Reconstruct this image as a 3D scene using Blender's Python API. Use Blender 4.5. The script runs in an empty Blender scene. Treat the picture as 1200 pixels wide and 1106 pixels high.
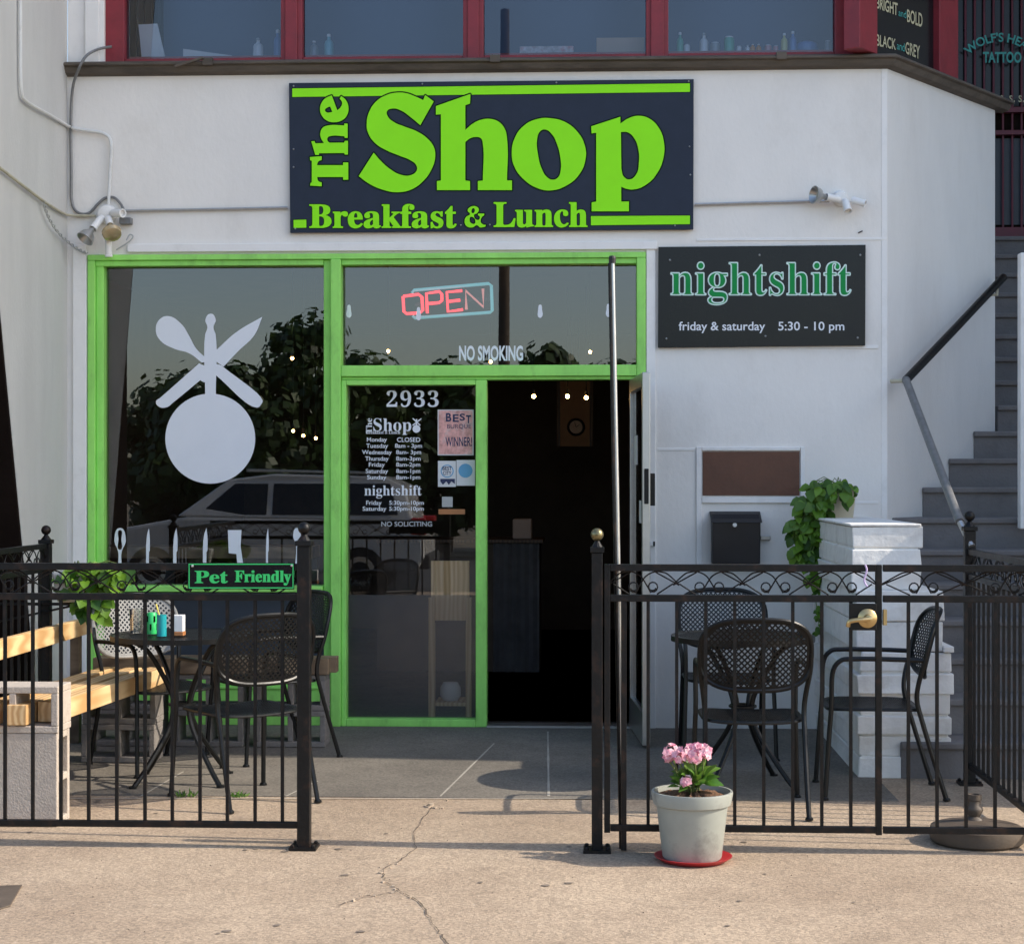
import bpy, math, random
from mathutils import Vector, Matrix
random.seed(7)
R = math.radians
C = bpy.context.scene.collection
SC = bpy.context.scene

# ------------------------------------------------------------------ camera
FPX, PHI, D0, EYE, HZ = 2100.0, R(2.5), 10.77, 1.5, 560.0
FWD = Vector((-math.sin(PHI), math.cos(PHI), 0)); RGT = Vector((math.cos(PHI), math.sin(PHI), 0))
CAM = Vector((0, 0, EYE)) - D0 * FWD
cd = bpy.data.cameras.new('camera'); cam = bpy.data.objects.new('camera', cd); C.objects.link(cam)
cd.sensor_width = 36; cd.lens = 36 * FPX / 1200; cd.shift_y = (HZ - 553) / 1200
cd.clip_start = 0.05; cd.clip_end = 2000
cam.location = CAM; cam.rotation_euler = (R(90), 0, PHI)
SC.camera = cam

# ------------------------------------------------------------------ light
SUN_EL, SUN_AZ = 37.0, 5.0
sdir = Vector((-math.cos(R(SUN_AZ)) * math.cos(R(SUN_EL)), math.sin(R(SUN_AZ)) * math.cos(R(SUN_EL)), -math.sin(R(SUN_EL))))
w = bpy.data.worlds.new('World'); SC.world = w; w.use_nodes = True
nt = w.node_tree; bg = nt.nodes['Background']
sky = nt.nodes.new('ShaderNodeTexSky'); sky.sky_type = 'NISHITA'; sky.sun_disc = False
sky.sun_elevation = R(SUN_EL); sky.sun_rotation = math.atan2(-sdir.x, -sdir.y); sky.dust_density = 1.6; sky.air_density = 1.0
nt.links.new(sky.outputs[0], bg.inputs[0]); bg.inputs[1].default_value = 0.138
sl = bpy.data.lights.new('sun', 'SUN'); sl.energy = 2.45; sl.angle = R(0.53); sl.color = (1.0, 0.90, 0.76)
so = bpy.data.objects.new('sun', sl); C.objects.link(so); so.rotation_euler = sdir.to_track_quat('-Z', 'Y').to_euler()
so.location = (8, -3, 9)
SC.view_settings.view_transform = 'Standard'; SC.view_settings.look = 'None'; SC.view_settings.gamma = 1
SC.view_settings.exposure = 1.22
SC.cycles.max_bounces = 8; SC.cycles.transparent_max_bounces = 16; SC.cycles.use_denoising = True
SC.cycles.caustics_reflective = False; SC.cycles.caustics_refractive = False

# ------------------------------------------------------------------ photo geometry helpers
def ray(px, py):
    return FWD + RGT * ((px - 600) / FPX) + Vector((0, 0, (HZ - py) / FPX))
def hit(px, py, p0, n):
    d = ray(px, py); t = (Vector(p0) - CAM).dot(n) / d.dot(n)
    return CAM + d * t
NY = Vector((0, -1, 0)); NX = Vector((1, 0, 0))
def F(px, py, Y=0.0): return hit(px, py, (0, Y, 0), NY)
def FX(px, Y=0.0): return F(px, HZ, Y).x
def FZ(py, Y=0.0, px=600): return F(px, py, Y).z
def G(px, py, z=0.0): return hit(px, py, (0, 0, z), Vector((0, 0, 1)))
def W(a, d, z=0.0):
    p = CAM + RGT * a + FWD * d; return Vector((p.x, p.y, z))
def D(px, py, d):        # point at optical depth d
    return CAM + ray(px, py) * d

# ------------------------------------------------------------------ materials
def newmat(name):
    m = bpy.data.materials.new(name); m.use_nodes = True
    return m, m.node_tree, m.node_tree.nodes['Principled BSDF']
def N(t, kind, **kw):
    n = t.nodes.new('ShaderNode' + kind)
    for k, v in kw.items():
        if k in n.inputs: n.inputs[k].default_value = v
        else: setattr(n, k, v)
    return n
def mat(name, col, rough=0.6, metal=0.0, var=0.12, scale=6.0, bump=0.0, bscale=60.0, dark=None, dscale=2.0, damt=0.5,
        spec=0.5, stretch=None, coat=0.0):
    """noise-varied paint/stone: base colour +-var, optional dirt patches of colour `dark`, optional bump"""
    m, t, b = newmat(name)
    tc = N(t, 'TexCoord'); src = tc.outputs['Object']
    if stretch:
        mp = N(t, 'Mapping'); mp.inputs['Scale'].default_value = stretch; t.links.new(src, mp.inputs[0]); src = mp.outputs[0]
    n = N(t, 'TexNoise', Scale=scale, Detail=8.0, Roughness=0.62); t.links.new(src, n.inputs['Vector'])
    r = N(t, 'ValToRGB'); r.color_ramp.elements[0].position = 0.3; r.color_ramp.elements[1].position = 0.7
    r.color_ramp.elements[0].color = tuple(c * (1 - var) for c in col) + (1,)
    r.color_ramp.elements[1].color = tuple(min(1, c * (1 + var)) for c in col) + (1,)
    t.links.new(n.outputs[0], r.inputs[0]); out = r.outputs[0]
    if dark:
        n2 = N(t, 'TexNoise', Scale=dscale, Detail=10.0, Roughness=0.7); t.links.new(src, n2.inputs['Vector'])
        r2 = N(t, 'ValToRGB'); r2.color_ramp.elements[0].position = 0.52; r2.color_ramp.elements[1].position = 0.72
        r2.color_ramp.elements[1].color = (damt, damt, damt, 1); t.links.new(n2.outputs[0], r2.inputs[0])
        mx = N(t, 'MixRGB'); mx.inputs[2].default_value = tuple(dark) + (1,)
        t.links.new(r2.outputs[0], mx.inputs[0]); t.links.new(out, mx.inputs[1]); out = mx.outputs[0]
    t.links.new(out, b.inputs['Base Color'])
    rr = N(t, 'MapRange'); rr.inputs[3].default_value = max(0.02, rough - 0.1); rr.inputs[4].default_value = min(1, rough + 0.1)
    t.links.new(n.outputs[0], rr.inputs[0]); t.links.new(rr.outputs[0], b.inputs['Roughness'])
    b.inputs['Metallic'].default_value = metal; b.inputs['Specular IOR Level'].default_value = spec
    b.inputs['Coat Weight'].default_value = coat
    if bump:
        n3 = N(t, 'TexNoise', Scale=bscale, Detail=6.0); t.links.new(src, n3.inputs['Vector'])
        bp = N(t, 'Bump', Strength=bump, Distance=0.01); t.links.new(n3.outputs[0], bp.inputs['Height'])
        t.links.new(bp.outputs[0], b.inputs['Normal'])
    return m
def glass(name, refl=0.06, tint=(1, 1, 1), film=None, famt=0.0, rough=0.0):
    m, t, b = newmat(name); t.nodes.remove(b)
    out = t.nodes['Material Output']
    tr = N(t, 'BsdfTransparent'); tr.inputs[0].default_value = tuple(tint) + (1,)
    gl = N(t, 'BsdfGlossy'); gl.inputs['Roughness'].default_value = rough
    fr = N(t, 'Fresnel', IOR=1.5)
    ad = N(t, 'Math', operation='ADD'); ad.inputs[1].default_value = refl; ad.use_clamp = True
    t.links.new(fr.outputs[0], ad.inputs[0])
    base = tr
    if film:
        df = N(t, 'BsdfDiffuse'); df.inputs[0].default_value = tuple(film) + (1,)
        mf = N(t, 'MixShader'); mf.inputs[0].default_value = famt
        t.links.new(tr.outputs[0], mf.inputs[1]); t.links.new(df.outputs[0], mf.inputs[2]); base = mf
    mx = N(t, 'MixShader'); t.links.new(ad.outputs[0], mx.inputs[0])
    t.links.new(base.outputs[0], mx.inputs[1]); t.links.new(gl.outputs[0], mx.inputs[2])
    t.links.new(mx.outputs[0], out.inputs[0])
    return m
def emit(name, col, s):
    m, t, b = newmat(name)
    b.inputs['Base Color'].default_value = tuple(col) + (1,)
    b.inputs['Emission Color'].default_value = tuple(col) + (1,); b.inputs['Emission Strength'].default_value = s
    return m
def leafmat(name, c1, c2):
    m, t, b = newmat(name)
    oi = N(t, 'NewGeometry'); r = N(t, 'ValToRGB')
    r.color_ramp.elements[0].color = tuple(c1) + (1,); r.color_ramp.elements[1].color = tuple(c2) + (1,)
    t.links.new(oi.outputs['Random Per Island'], r.inputs[0]); t.links.new(r.outputs[0], b.inputs['Base Color'])
    b.inputs['Roughness'].default_value = 0.45
    out = t.nodes['Material Output']
    tl = N(t, 'BsdfTranslucent'); t.links.new(r.outputs[0], tl.inputs[0])
    mx = N(t, 'MixShader'); mx.inputs[0].default_value = 0.3
    t.links.new(b.outputs[0], mx.inputs[1]); t.links.new(tl.outputs[0], mx.inputs[2]); t.links.new(mx.outputs[0], out.inputs[0])
    return m
def concrete(name, c1, c2, c3, fine=160.0, bump=0.5, dirt=(0.09, 0.075, 0.06)):
    m, t, b = newmat(name)
    tc = N(t, 'TexCoord'); P = tc.outputs['Object']
    n1 = N(t, 'TexNoise', Scale=0.9, Detail=9.0, Roughness=0.65); t.links.new(P, n1.inputs['Vector'])
    r1 = N(t, 'ValToRGB'); r1.color_ramp.elements[0].position = 0.32; r1.color_ramp.elements[1].position = 0.68
    r1.color_ramp.elements[0].color = tuple(c1) + (1,); r1.color_ramp.elements[1].color = tuple(c2) + (1,)
    t.links.new(n1.outputs[0], r1.inputs[0])
    v = N(t, 'TexVoronoi', Scale=fine); t.links.new(P, v.inputs['Vector'])
    mx = N(t, 'MixRGB', blend_type='OVERLAY'); mx.inputs[0].default_value = 0.42
    rv = N(t, 'ValToRGB'); rv.color_ramp.elements[0].color = (0.2, 0.2, 0.2, 1); rv.color_ramp.elements[1].color = (0.85, 0.82, 0.78, 1)
    sep = N(t, 'SeparateColor'); t.links.new(v.outputs['Color'], sep.inputs[0]); t.links.new(sep.outputs[0], rv.inputs[0])
    t.links.new(r1.outputs[0], mx.inputs[1]); t.links.new(rv.outputs[0], mx.inputs[2])
    n2 = N(t, 'TexNoise', Scale=5.0, Detail=12.0, Roughness=0.75); t.links.new(P, n2.inputs['Vector'])
    r2 = N(t, 'ValToRGB'); r2.color_ramp.elements[0].position = 0.53; r2.color_ramp.elements[1].position = 0.74
    r2.color_ramp.elements[1].color = (0.7, 0.7, 0.7, 1); t.links.new(n2.outputs[0], r2.inputs[0])
    m2 = N(t, 'MixRGB'); m2.inputs[2].default_value = tuple(dirt) + (1,)
    t.links.new(r2.outputs[0], m2.inputs[0]); t.links.new(mx.outputs[0], m2.inputs[1])
    n4 = N(t, 'TexNoise', Scale=38.0, Detail=4.0, Roughness=0.6); t.links.new(P, n4.inputs['Vector'])
    r4 = N(t, 'ValToRGB'); r4.color_ramp.elements[0].position = 0.62; r4.color_ramp.elements[1].position = 0.72
    r4.color_ramp.elements[1].color = (0.55, 0.55, 0.55, 1); t.links.new(n4.outputs[0], r4.inputs[0])
    m4 = N(t, 'MixRGB'); m4.inputs[2].default_value = tuple(c3) + (1,)
    t.links.new(r4.outputs[0], m4.inputs[0]); t.links.new(m2.outputs[0], m4.inputs[1])
    t.links.new(m4.outputs[0], b.inputs['Base Color']); b.inputs['Roughness'].default_value = 0.9
    b.inputs['Specular IOR Level'].default_value = 0.25
    n3 = N(t, 'TexNoise', Scale=70.0, Detail=8.0, Roughness=0.7); t.links.new(P, n3.inputs['Vector'])
    bp = N(t, 'Bump', Strength=bump, Distance=0.006); t.links.new(n3.outputs[0], bp.inputs['Height'])
    t.links.new(bp.outputs[0], b.inputs['Normal'])
    return m
def wood(name, c1, c2, axis_scale=(3, 3, 40), rough=0.55):
    m, t, b = newmat(name)
    tc = N(t, 'TexCoord'); mp = N(t, 'Mapping'); mp.inputs['Scale'].default_value = axis_scale
    t.links.new(tc.outputs['Object'], mp.inputs[0])
    n = N(t, 'TexNoise', Scale=1.0, Detail=5.0, Distortion=1.4); t.links.new(mp.outputs[0], n.inputs['Vector'])
    wv = N(t, 'TexWave', Scale=1.2, Distortion=5.0, Detail=2.0); t.links.new(mp.outputs[0], wv.inputs['Vector'])
    ad = N(t, 'Math', operation='MULTIPLY'); t.links.new(n.outputs[0], ad.inputs[0]); t.links.new(wv.outputs['Fac'], ad.inputs[1])
    r = N(t, 'ValToRGB'); r.color_ramp.elements[0].color = tuple(c1) + (1,); r.color_ramp.elements[1].color = tuple(c2) + (1,)
    r.color_ramp.elements[0].position = 0.02; r.color_ramp.elements[1].position = 0.5
    t.links.new(ad.outputs[0], r.inputs[0]); t.links.new(r.outputs[0], b.inputs['Base Color'])
    b.inputs['Roughness'].default_value = rough
    bp = N(t, 'Bump', Strength=0.15, Distance=0.003); t.links.new(ad.outputs[0], bp.inputs['Height']); t.links.new(bp.outputs[0], b.inputs['Normal'])
    return m

M = {}
M['wall'] = mat('white_wall_paint', (0.84, 0.805, 0.755), 0.7, var=0.035, scale=3, bump=0.16, bscale=45, dark=(0.60, 0.56, 0.50), dscale=2.6, damt=0.28, stretch=(1, 1, 0.6))
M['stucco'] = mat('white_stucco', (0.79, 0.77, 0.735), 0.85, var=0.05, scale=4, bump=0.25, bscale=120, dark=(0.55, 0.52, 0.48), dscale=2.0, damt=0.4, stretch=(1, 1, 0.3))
M['darkstucco'] = mat('darker_white_stucco', (0.60, 0.595, 0.57), 0.9, var=0.07, scale=4, bump=0.3, bscale=110, dark=(0.42, 0.40, 0.36), dscale=2.0, damt=0.45, stretch=(1, 1, 0.3))  # darker tone of the white stucco, for the return wall
M['trim'] = mat('white_trim_paint', (0.85, 0.83, 0.80), 0.55, var=0.03, bump=0.05, dark=(0.6, 0.57, 0.52), dscale=5, damt=0.4)
M['brick'] = mat('painted_white_stone', (0.83, 0.81, 0.77), 0.75, var=0.06, scale=9, bump=0.55, bscale=22, dark=(0.45, 0.40, 0.35), dscale=4, damt=0.5)
M['green'] = mat('green_frame_paint', (0.34, 0.78, 0.16), 0.5, var=0.12, spec=0.3, scale=7, bump=0.08, bscale=40, dark=(0.07, 0.2, 0.04), dscale=9, damt=0.35, stretch=(1, 1, 0.4))
M['kneewall'] = mat('dark_slate_panel', (0.035, 0.045, 0.06), 0.5, var=0.2)
M['ledge'] = mat('weathered_brown_ledge', (0.105, 0.085, 0.066), 0.8, var=0.3, scale=9, bump=0.5, bscale=30, dark=(0.04, 0.032, 0.025), dscale=6, damt=0.8, stretch=(0.4, 1, 2))
M['red'] = mat('red_window_paint', (0.24, 0.022, 0.032), 0.5, var=0.18, scale=8, bump=0.1, dark=(0.1, 0.01, 0.015), dscale=7, damt=0.4)
M['wine'] = mat('wine_red_bars', (0.12, 0.015, 0.03), 0.5, var=0.2)
M['signblue'] = mat('dark_blue_sign_panel', (0.020, 0.027, 0.048), 0.4, var=0.1, scale=12, bump=0.02, spec=0.25)
M['signblack'] = mat('black_gloss_sign', (0.008, 0.008, 0.010), 0.2, var=0.2, scale=3, bump=0.05, bscale=3, spec=0.3)
M['lime'] = mat('lime_vinyl', (0.31, 0.93, 0.018), 0.45, var=0.03, spec=0.15)
M['limedark'] = mat('dark_green_outline', (0.001, 0.016, 0.004), 0.6, var=0.05, spec=0.1)
M['emerald'] = mat('emerald_vinyl', (0.012, 0.27, 0.065), 0.5, var=0.04, spec=0.15)
M['petgreen'] = mat('green_lettering', (0.03, 0.50, 0.13), 0.4, var=0.05)
M['mint'] = mat('mint_outline', (0.66, 0.84, 0.78), 0.5, var=0.03)
M['white'] = mat('white_vinyl', (0.78, 0.80, 0.85), 0.4, var=0.02)
M['greytext'] = mat('grey_lettering', (0.42, 0.43, 0.44), 0.5, var=0.05)
M['cream'] = mat('cream_lettering', (0.5, 0.47, 0.3), 0.6, var=0.1)
M['tealtext'] = mat('teal_lettering', (0.06, 0.36, 0.32), 0.6, var=0.1)
M['navytext'] = mat('navy_ink', (0.02, 0.03, 0.09), 0.6, var=0.1)
M['redtext'] = mat('red_ink', (0.5, 0.04, 0.03), 0.6, var=0.1)
M['glass'] = glass('window_glass', 0.115)
M['glassup'] = glass('upper_window_glass', 0.05, (0.8, 0.88, 1.0))
M['frost'] = glass('frosted_glass', 0.03, (0.92, 0.92, 0.92), (0.12, 0.12, 0.13), 0.33, 0.25)
M['iron'] = mat('black_wrought_iron', (0.0045, 0.0045, 0.005), 0.42, var=0.3, scale=14, bump=0.15, bscale=60, dark=(0.10, 0.042, 0.018), dscale=14, damt=0.3, spec=0.28)
M['chair'] = mat('black_chair_enamel', (0.0045, 0.005, 0.0055), 0.38, var=0.25, scale=20, bump=0.05, bscale=90, spec=0.35)
M['palechair'] = mat('sun_sheen_chair_enamel', (0.20, 0.20, 0.195), 0.4, var=0.25, scale=20, bump=0.05, bscale=90)  # black enamel lightened to paint the sun's sheen onto one chair back
M['steel'] = mat('galvanised_conduit', (0.42, 0.42, 0.41), 0.35, 0.7, var=0.15, scale=20)
M['darkpipe'] = mat('grey_flexible_conduit', (0.20, 0.20, 0.20), 0.45, 0.3, var=0.2, scale=20)
M['whitepipe'] = mat('white_painted_conduit', (0.72, 0.72, 0.70), 0.5, var=0.06, dark=(0.45, 0.42, 0.38), dscale=9, damt=0.5)
M['beigepipe'] = mat('dirty_beige_conduit', (0.50, 0.46, 0.34), 0.6, var=0.15, dark=(0.2, 0.17, 0.1), dscale=9, damt=0.6)
M['brass'] = mat('brass', (0.50, 0.37, 0.18), 0.32, 0.9, var=0.1, scale=15)
M['bronze'] = mat('aged_bronze', (0.20, 0.17, 0.09), 0.3, 0.8, var=0.3, scale=30)
M['chrome'] = mat('bright_aluminium', (0.48, 0.48, 0.47), 0.33, 0.85, var=0.08, scale=15)
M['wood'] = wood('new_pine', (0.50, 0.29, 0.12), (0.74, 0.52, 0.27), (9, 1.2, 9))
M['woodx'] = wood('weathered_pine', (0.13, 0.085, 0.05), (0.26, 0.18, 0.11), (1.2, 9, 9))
M['ply'] = wood('light_birch', (0.66, 0.42, 0.20), (0.86, 0.62, 0.35), (9, 9, 1.5))
M['darkwood'] = wood('dark_stained_wood', (0.05, 0.03, 0.018), (0.13, 0.075, 0.04), (9, 9, 1.5))
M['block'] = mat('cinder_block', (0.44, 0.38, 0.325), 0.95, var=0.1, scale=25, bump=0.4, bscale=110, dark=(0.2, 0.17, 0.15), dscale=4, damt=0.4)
M['shadeblock'] = mat('shade_darkened_block', (0.20, 0.18, 0.165), 0.95, var=0.15, scale=25, bump=0.5, bscale=110)  # same block, darkened in colour to deepen the shade on the far stacks
M['copper'] = mat('rusty_brown_board', (0.125, 0.052, 0.028), 0.6, var=0.22, scale=5, bump=0.25, bscale=18, dark=(0.06, 0.025, 0.014), dscale=3, damt=0.6)
M['mailbox'] = mat('black_mailbox', (0.012, 0.012, 0.015), 0.4, var=0.2)
M['stair'] = mat('grey_painted_concrete', (0.165, 0.152, 0.147), 0.75, var=0.18, scale=6, bump=0.35, bscale=60, dark=(0.075, 0.068, 0.064), dscale=3, damt=0.6)
M['darkbrown'] = mat('dark_brown_wall', (0.016, 0.011, 0.009), 0.9, var=0.2, bump=0.2, spec=0.05)
M['black'] = mat('matt_black', (0.01, 0.01, 0.01), 0.6, var=0.2)
M['room'] = mat('dark_room_paint', (0.10, 0.07, 0.05), 0.8, var=0.2)
M['roomfloor'] = mat('dark_room_floor', (0.05, 0.045, 0.04), 0.4, var=0.2)
M['corr'] = mat('corrugated_steel', (0.24, 0.24, 0.25), 0.35, 0.6, var=0.2)
M['skyfilm'] = mat('film_and_sky_blue', (0.085, 0.125, 0.19), 0.8, var=0.06, scale=2)  # blue panel colour standing in for tinted film and reflected sky
M['pot'] = mat('celadon_plastic_pot', (0.30, 0.315, 0.28), 0.5, var=0.12, scale=5, dark=(0.10, 0.085, 0.08), dscale=5, damt=0.75)
M['redsaucer'] = mat('red_plastic_saucer', (0.42, 0.02, 0.025), 0.4, var=0.1)
M['soil'] = mat('potting_soil', (0.13, 0.065, 0.033), 0.95, var=0.5, scale=40, bump=1.0, bscale=70)
M['leaf'] = leafmat('pothos_leaf', (0.025, 0.085, 0.006), (0.19, 0.36, 0.03))
M['leaf2'] = leafmat('pot_plant_leaf', (0.05, 0.15, 0.015), (0.17, 0.30, 0.04))
M['stem'] = mat('plant_stem', (0.12, 0.16, 0.04), 0.6)
M['petal'] = leafmat('pink_petals', (0.72, 0.22, 0.33), (0.88, 0.62, 0.66))
M['treeleaf'] = leafmat('street_tree_leaf', (0.02, 0.05, 0.012), (0.07, 0.12, 0.03))
M['bark'] = mat('bark', (0.10, 0.075, 0.055), 0.9, bump=0.6, bscale=20)
M['umbbase'] = mat('brown_cast_base', (0.09, 0.068, 0.05), 0.6, var=0.2, scale=9, bump=0.15, bscale=40, dark=(0.04, 0.03, 0.025), dscale=5, damt=0.5)
M['cladpot'] = mat('buff_ceramic', (0.56, 0.48, 0.34), 0.5, var=0.08)
M['greypot'] = mat('grey_plastic', (0.42, 0.43, 0.42), 0.5, var=0.08)
M['teal'] = mat('teal_tin', (0.01, 0.30, 0.33), 0.35, var=0.08)
M['orange'] = mat('terracotta_orange', (0.42, 0.17, 0.06), 0.5, var=0.1)
M['yellow'] = mat('yellow_plastic', (0.75, 0.62, 0.12), 0.4, var=0.05)
M['paper'] = mat('white_paper', (0.7, 0.7, 0.7), 0.7, var=0.04)
M['pinkpaper'] = mat('pink_watercolour_paper', (0.78, 0.38, 0.34), 0.7, var=0.4, scale=25, dark=(0.65, 0.6, 0.6), dscale=14, damt=0.9)
M['bluepaper'] = mat('blue_sticker', (0.12, 0.36, 0.58), 0.5, var=0.1)
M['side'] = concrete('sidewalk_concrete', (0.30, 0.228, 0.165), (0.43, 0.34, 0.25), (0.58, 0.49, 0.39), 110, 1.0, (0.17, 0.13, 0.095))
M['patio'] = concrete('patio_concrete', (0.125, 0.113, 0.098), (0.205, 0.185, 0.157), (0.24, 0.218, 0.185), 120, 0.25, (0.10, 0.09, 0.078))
M['joint'] = mat('pale_joint_sealant', (0.36, 0.33, 0.28), 0.9, var=0.2)
M['crack'] = mat('dark_crack', (0.09, 0.068, 0.05), 0.95, var=0.3)
M['gum'] = mat('old_gum', (0.17, 0.135, 0.105), 0.9, var=0.2)
M['chip'] = mat('pale_chipped_concrete', (0.42, 0.33, 0.245), 0.95, var=0.2, bump=0.8, bscale=90)
M['road'] = mat('asphalt', (0.05, 0.05, 0.052), 0.9, var=0.25, scale=12, bump=0.4, bscale=90)
M['earth'] = mat('dry_ground', (0.16, 0.13, 0.09), 0.95, var=0.3, scale=2)
M['carwhite'] = mat('white_car_paint', (0.48, 0.48, 0.475), 0.25, var=0.02, coat=0.6)
M['carblack'] = mat('dark_car_glass', (0.01, 0.011, 0.013), 0.12, var=0.1)
M['tyre'] = mat('tyre_rubber', (0.015, 0.015, 0.015), 0.85)
M['tail'] = mat('red_tail_lens', (0.4, 0.01, 0.012), 0.2)
M['bulb'] = emit('warm_bulb', (1.0, 0.55, 0.16), 22.0)
M['neonred'] = emit('red_neon', (1.0, 0.035, 0.05), 0.95)
M['neonoff'] = emit('unlit_tube_glow', (0.8, 0.30, 0.28), 0.22)  # tube is off; faint glow added so the letter shows
M['neonteal'] = emit('teal_neon', (0.20, 0.58, 0.64), 0.16)
M['amber'] = mat('gold_flood_bulb', (0.55, 0.43, 0.25), 0.2, 0.4, var=0.15)
M['clear'] = glass('clear_tumbler', 0.06, (0.93, 0.93, 0.9), (0.6, 0.58, 0.55), 0.15)
BOT = {k: mat('bottle_' + k, c, 0.35, var=0.1) for k, c in dict(white=(0.6, 0.62, 0.65), aqua=(0.18, 0.42, 0.48), green=(0.10, 0.40, 0.30), orange=(0.5, 0.2, 0.05), yellow=(0.5, 0.48, 0.2), blue=(0.10, 0.2, 0.42), pink=(0.48, 0.22, 0.26), grey=(0.25, 0.28, 0.32)).items()}
M['card'] = mat('cardboard', (0.42, 0.32, 0.26), 0.8, var=0.05)

# ------------------------------------------------------------------ mesh builder
ORG = {}
class MB:
    def __init__(s): s.v = []; s.f = []
    def add(s, vs, fs):
        o = len(s.v); s.v += [Vector(p) for p in vs]; s.f += [tuple(i + o for i in f) for f in fs]; return s
    def box(s, x0, x1, y0, y1, z0, z1):
        return s.add([(x0, y0, z0), (x1, y0, z0), (x1, y1, z0), (x0, y1, z0), (x0, y0, z1), (x1, y0, z1), (x1, y1, z1), (x0, y1, z1)],
                     [(0, 3, 2, 1), (4, 5, 6, 7), (0, 1, 5, 4), (1, 2, 6, 5), (2, 3, 7, 6), (3, 0, 4, 7)])
    def hexa(s, b, t):   # bottom quad, top quad (both counter-clockwise seen from above)
        return s.add(list(b) + list(t), [(0, 3, 2, 1), (4, 5, 6, 7), (0, 1, 5, 4), (1, 2, 6, 5), (2, 3, 7, 6), (3, 0, 4, 7)])
    def bar(s, a, b, wd, h, up=(0, 0, 1)):
        a = Vector(a); b = Vector(b); t = (b - a).normalized(); u = Vector(up)
        sd = t.cross(u).normalized() * wd / 2; u = sd.cross(t).normalized() * h / 2
        return s.add([a - sd - u, a + sd - u, a + sd + u, a - sd + u, b - sd - u, b + sd - u, b + sd + u, b - sd + u],
                     [(0, 1, 2, 3), (7, 6, 5, 4), (0, 4, 5, 1), (1, 5, 6, 2), (2, 6, 7, 3), (3, 7, 4, 0)])
    def tube(s, pts, r, n=8, closed=False, caps=True):
        pts = [Vector(p) for p in pts]; k = len(pts); rs = r if isinstance(r, (list, tuple)) else [r] * k
        rings = []; ref = None
        for i, p in enumerate(pts):
            if closed: t = pts[(i + 1) % k] - pts[i - 1]
            else: t = pts[min(i + 1, k - 1)] - pts[max(i - 1, 0)]
            if t.length < 1e-9: t = Vector((0, 0, 1))
            t.normalize()
            if ref is None:
                ref = Vector((0, 0, 1)) if abs(t.z) < 0.9 else Vector((1, 0, 0))
            ref = (ref - t * ref.dot(t))
            if ref.length < 1e-6: ref = t.orthogonal()
            ref.normalize(); b = t.cross(ref)
            rings.append([p + (ref * math.cos(a) + b * math.sin(a)) * rs[i] for a in [2 * math.pi * j / n for j in range(n)]])
        o = len(s.v)
        for q in rings: s.v += q
        for i in range(k if closed else k - 1):
            a = o + i * n; b = o + ((i + 1) % k) * n
            for j in range(n): s.f.append((a + j, a + (j + 1) % n, b + (j + 1) % n, b + j))
        if caps and not closed:
            s.f.append(tuple(o + j for j in reversed(range(n)))); s.f.append(tuple(o + (k - 1) * n + j for j in range(n)))
        return s
    def lathe(s, prof, c=(0, 0, 0), n=24, mtx=None):
        c = Vector(c); o = len(s.v); k = len(prof)
        for r, z in prof:
            for j in range(n):
                a = 2 * math.pi * j / n; p = Vector((r * math.cos(a), r * math.sin(a), z))
                s.v.append((mtx @ p if mtx else p) + c)
        for i in range(k - 1):
            for j in range(n):
                s.f.append((o + i * n + j, o + i * n + (j + 1) % n, o + (i + 1) * n + (j + 1) % n, o + (i + 1) * n + j))
        if prof[0][0] > 1e-6: s.f.append(tuple(o + j for j in reversed(range(n))))
        if prof[-1][0] > 1e-6: s.f.append(tuple(o + (k - 1) * n + j for j in range(n)))
        return s
    def ball(s, c, r, n=12):
        return s.lathe([(max(1e-7, r * math.sin(math.pi * i / 8)), -r * math.cos(math.pi * i / 8)) for i in range(9)], c, n)
    def prism(s, poly, y0, y1, ax='xz'):   # polygon extruded
        k = len(poly); o = len(s.v)
        for y in (y0, y1):
            for a, b in poly:
                s.v.append(Vector((a, y, b)) if ax == 'xz' else Vector((a, b, y)) if ax == 'xy' else Vector((y, a, b)))
        s.f.append(tuple(o + i for i in range(k))); s.f.append(tuple(o + k + i for i in reversed(range(k))))
        for i in range(k): j = (i + 1) % k; s.f.append((o + j, o + i, o + k + i, o + k + j))
        return s
    def build(s, name, m, parent=None, bevel=0, smooth=False, recalc=True):
        org = ORG.get(parent.name, Vector()) if parent else Vector()
        me = bpy.data.meshes.new(name); me.from_pydata([tuple(v - org) for v in s.v], [], s.f)
        if recalc:
            import bmesh
            bm = bmesh.new(); bm.from_mesh(me); bmesh.ops.recalc_face_normals(bm, faces=bm.faces); bm.to_mesh(me); bm.free()
        if smooth:
            for p in me.polygons: p.use_smooth = True
            me.set_sharp_from_angle(angle=R(40))
        if m: me.materials.append(m)
        o = bpy.data.objects.new(name, me); C.objects.link(o)
        if parent: o.parent = parent
        ORG[o.name] = org.copy()
        if bevel:
            b = o.modifiers.new('bevel', 'BEVEL'); b.width = bevel; b.segments = 2; b.limit_method = 'ANGLE'
            b.harden_normals = False
        return o
def thing(name, label, cat, loc=(0, 0, 0), group=None, rz=0):
    o = bpy.data.objects.new(name, None); C.objects.link(o); o.location = loc; o.rotation_euler = (0, 0, rz)
    o.empty_display_size = 0.1
    o['label'] = label; o['category'] = cat
    if group: o['group'] = group
    ORG[o.name] = Vector(loc); return o
def tag(o, label, cat, group=None):
    o['label'] = label; o['category'] = cat
    if group: o['group'] = group
    return o
def struct(o): o['kind'] = 'structure'; return o
def kids(o): return [c for c in o.children]
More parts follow.
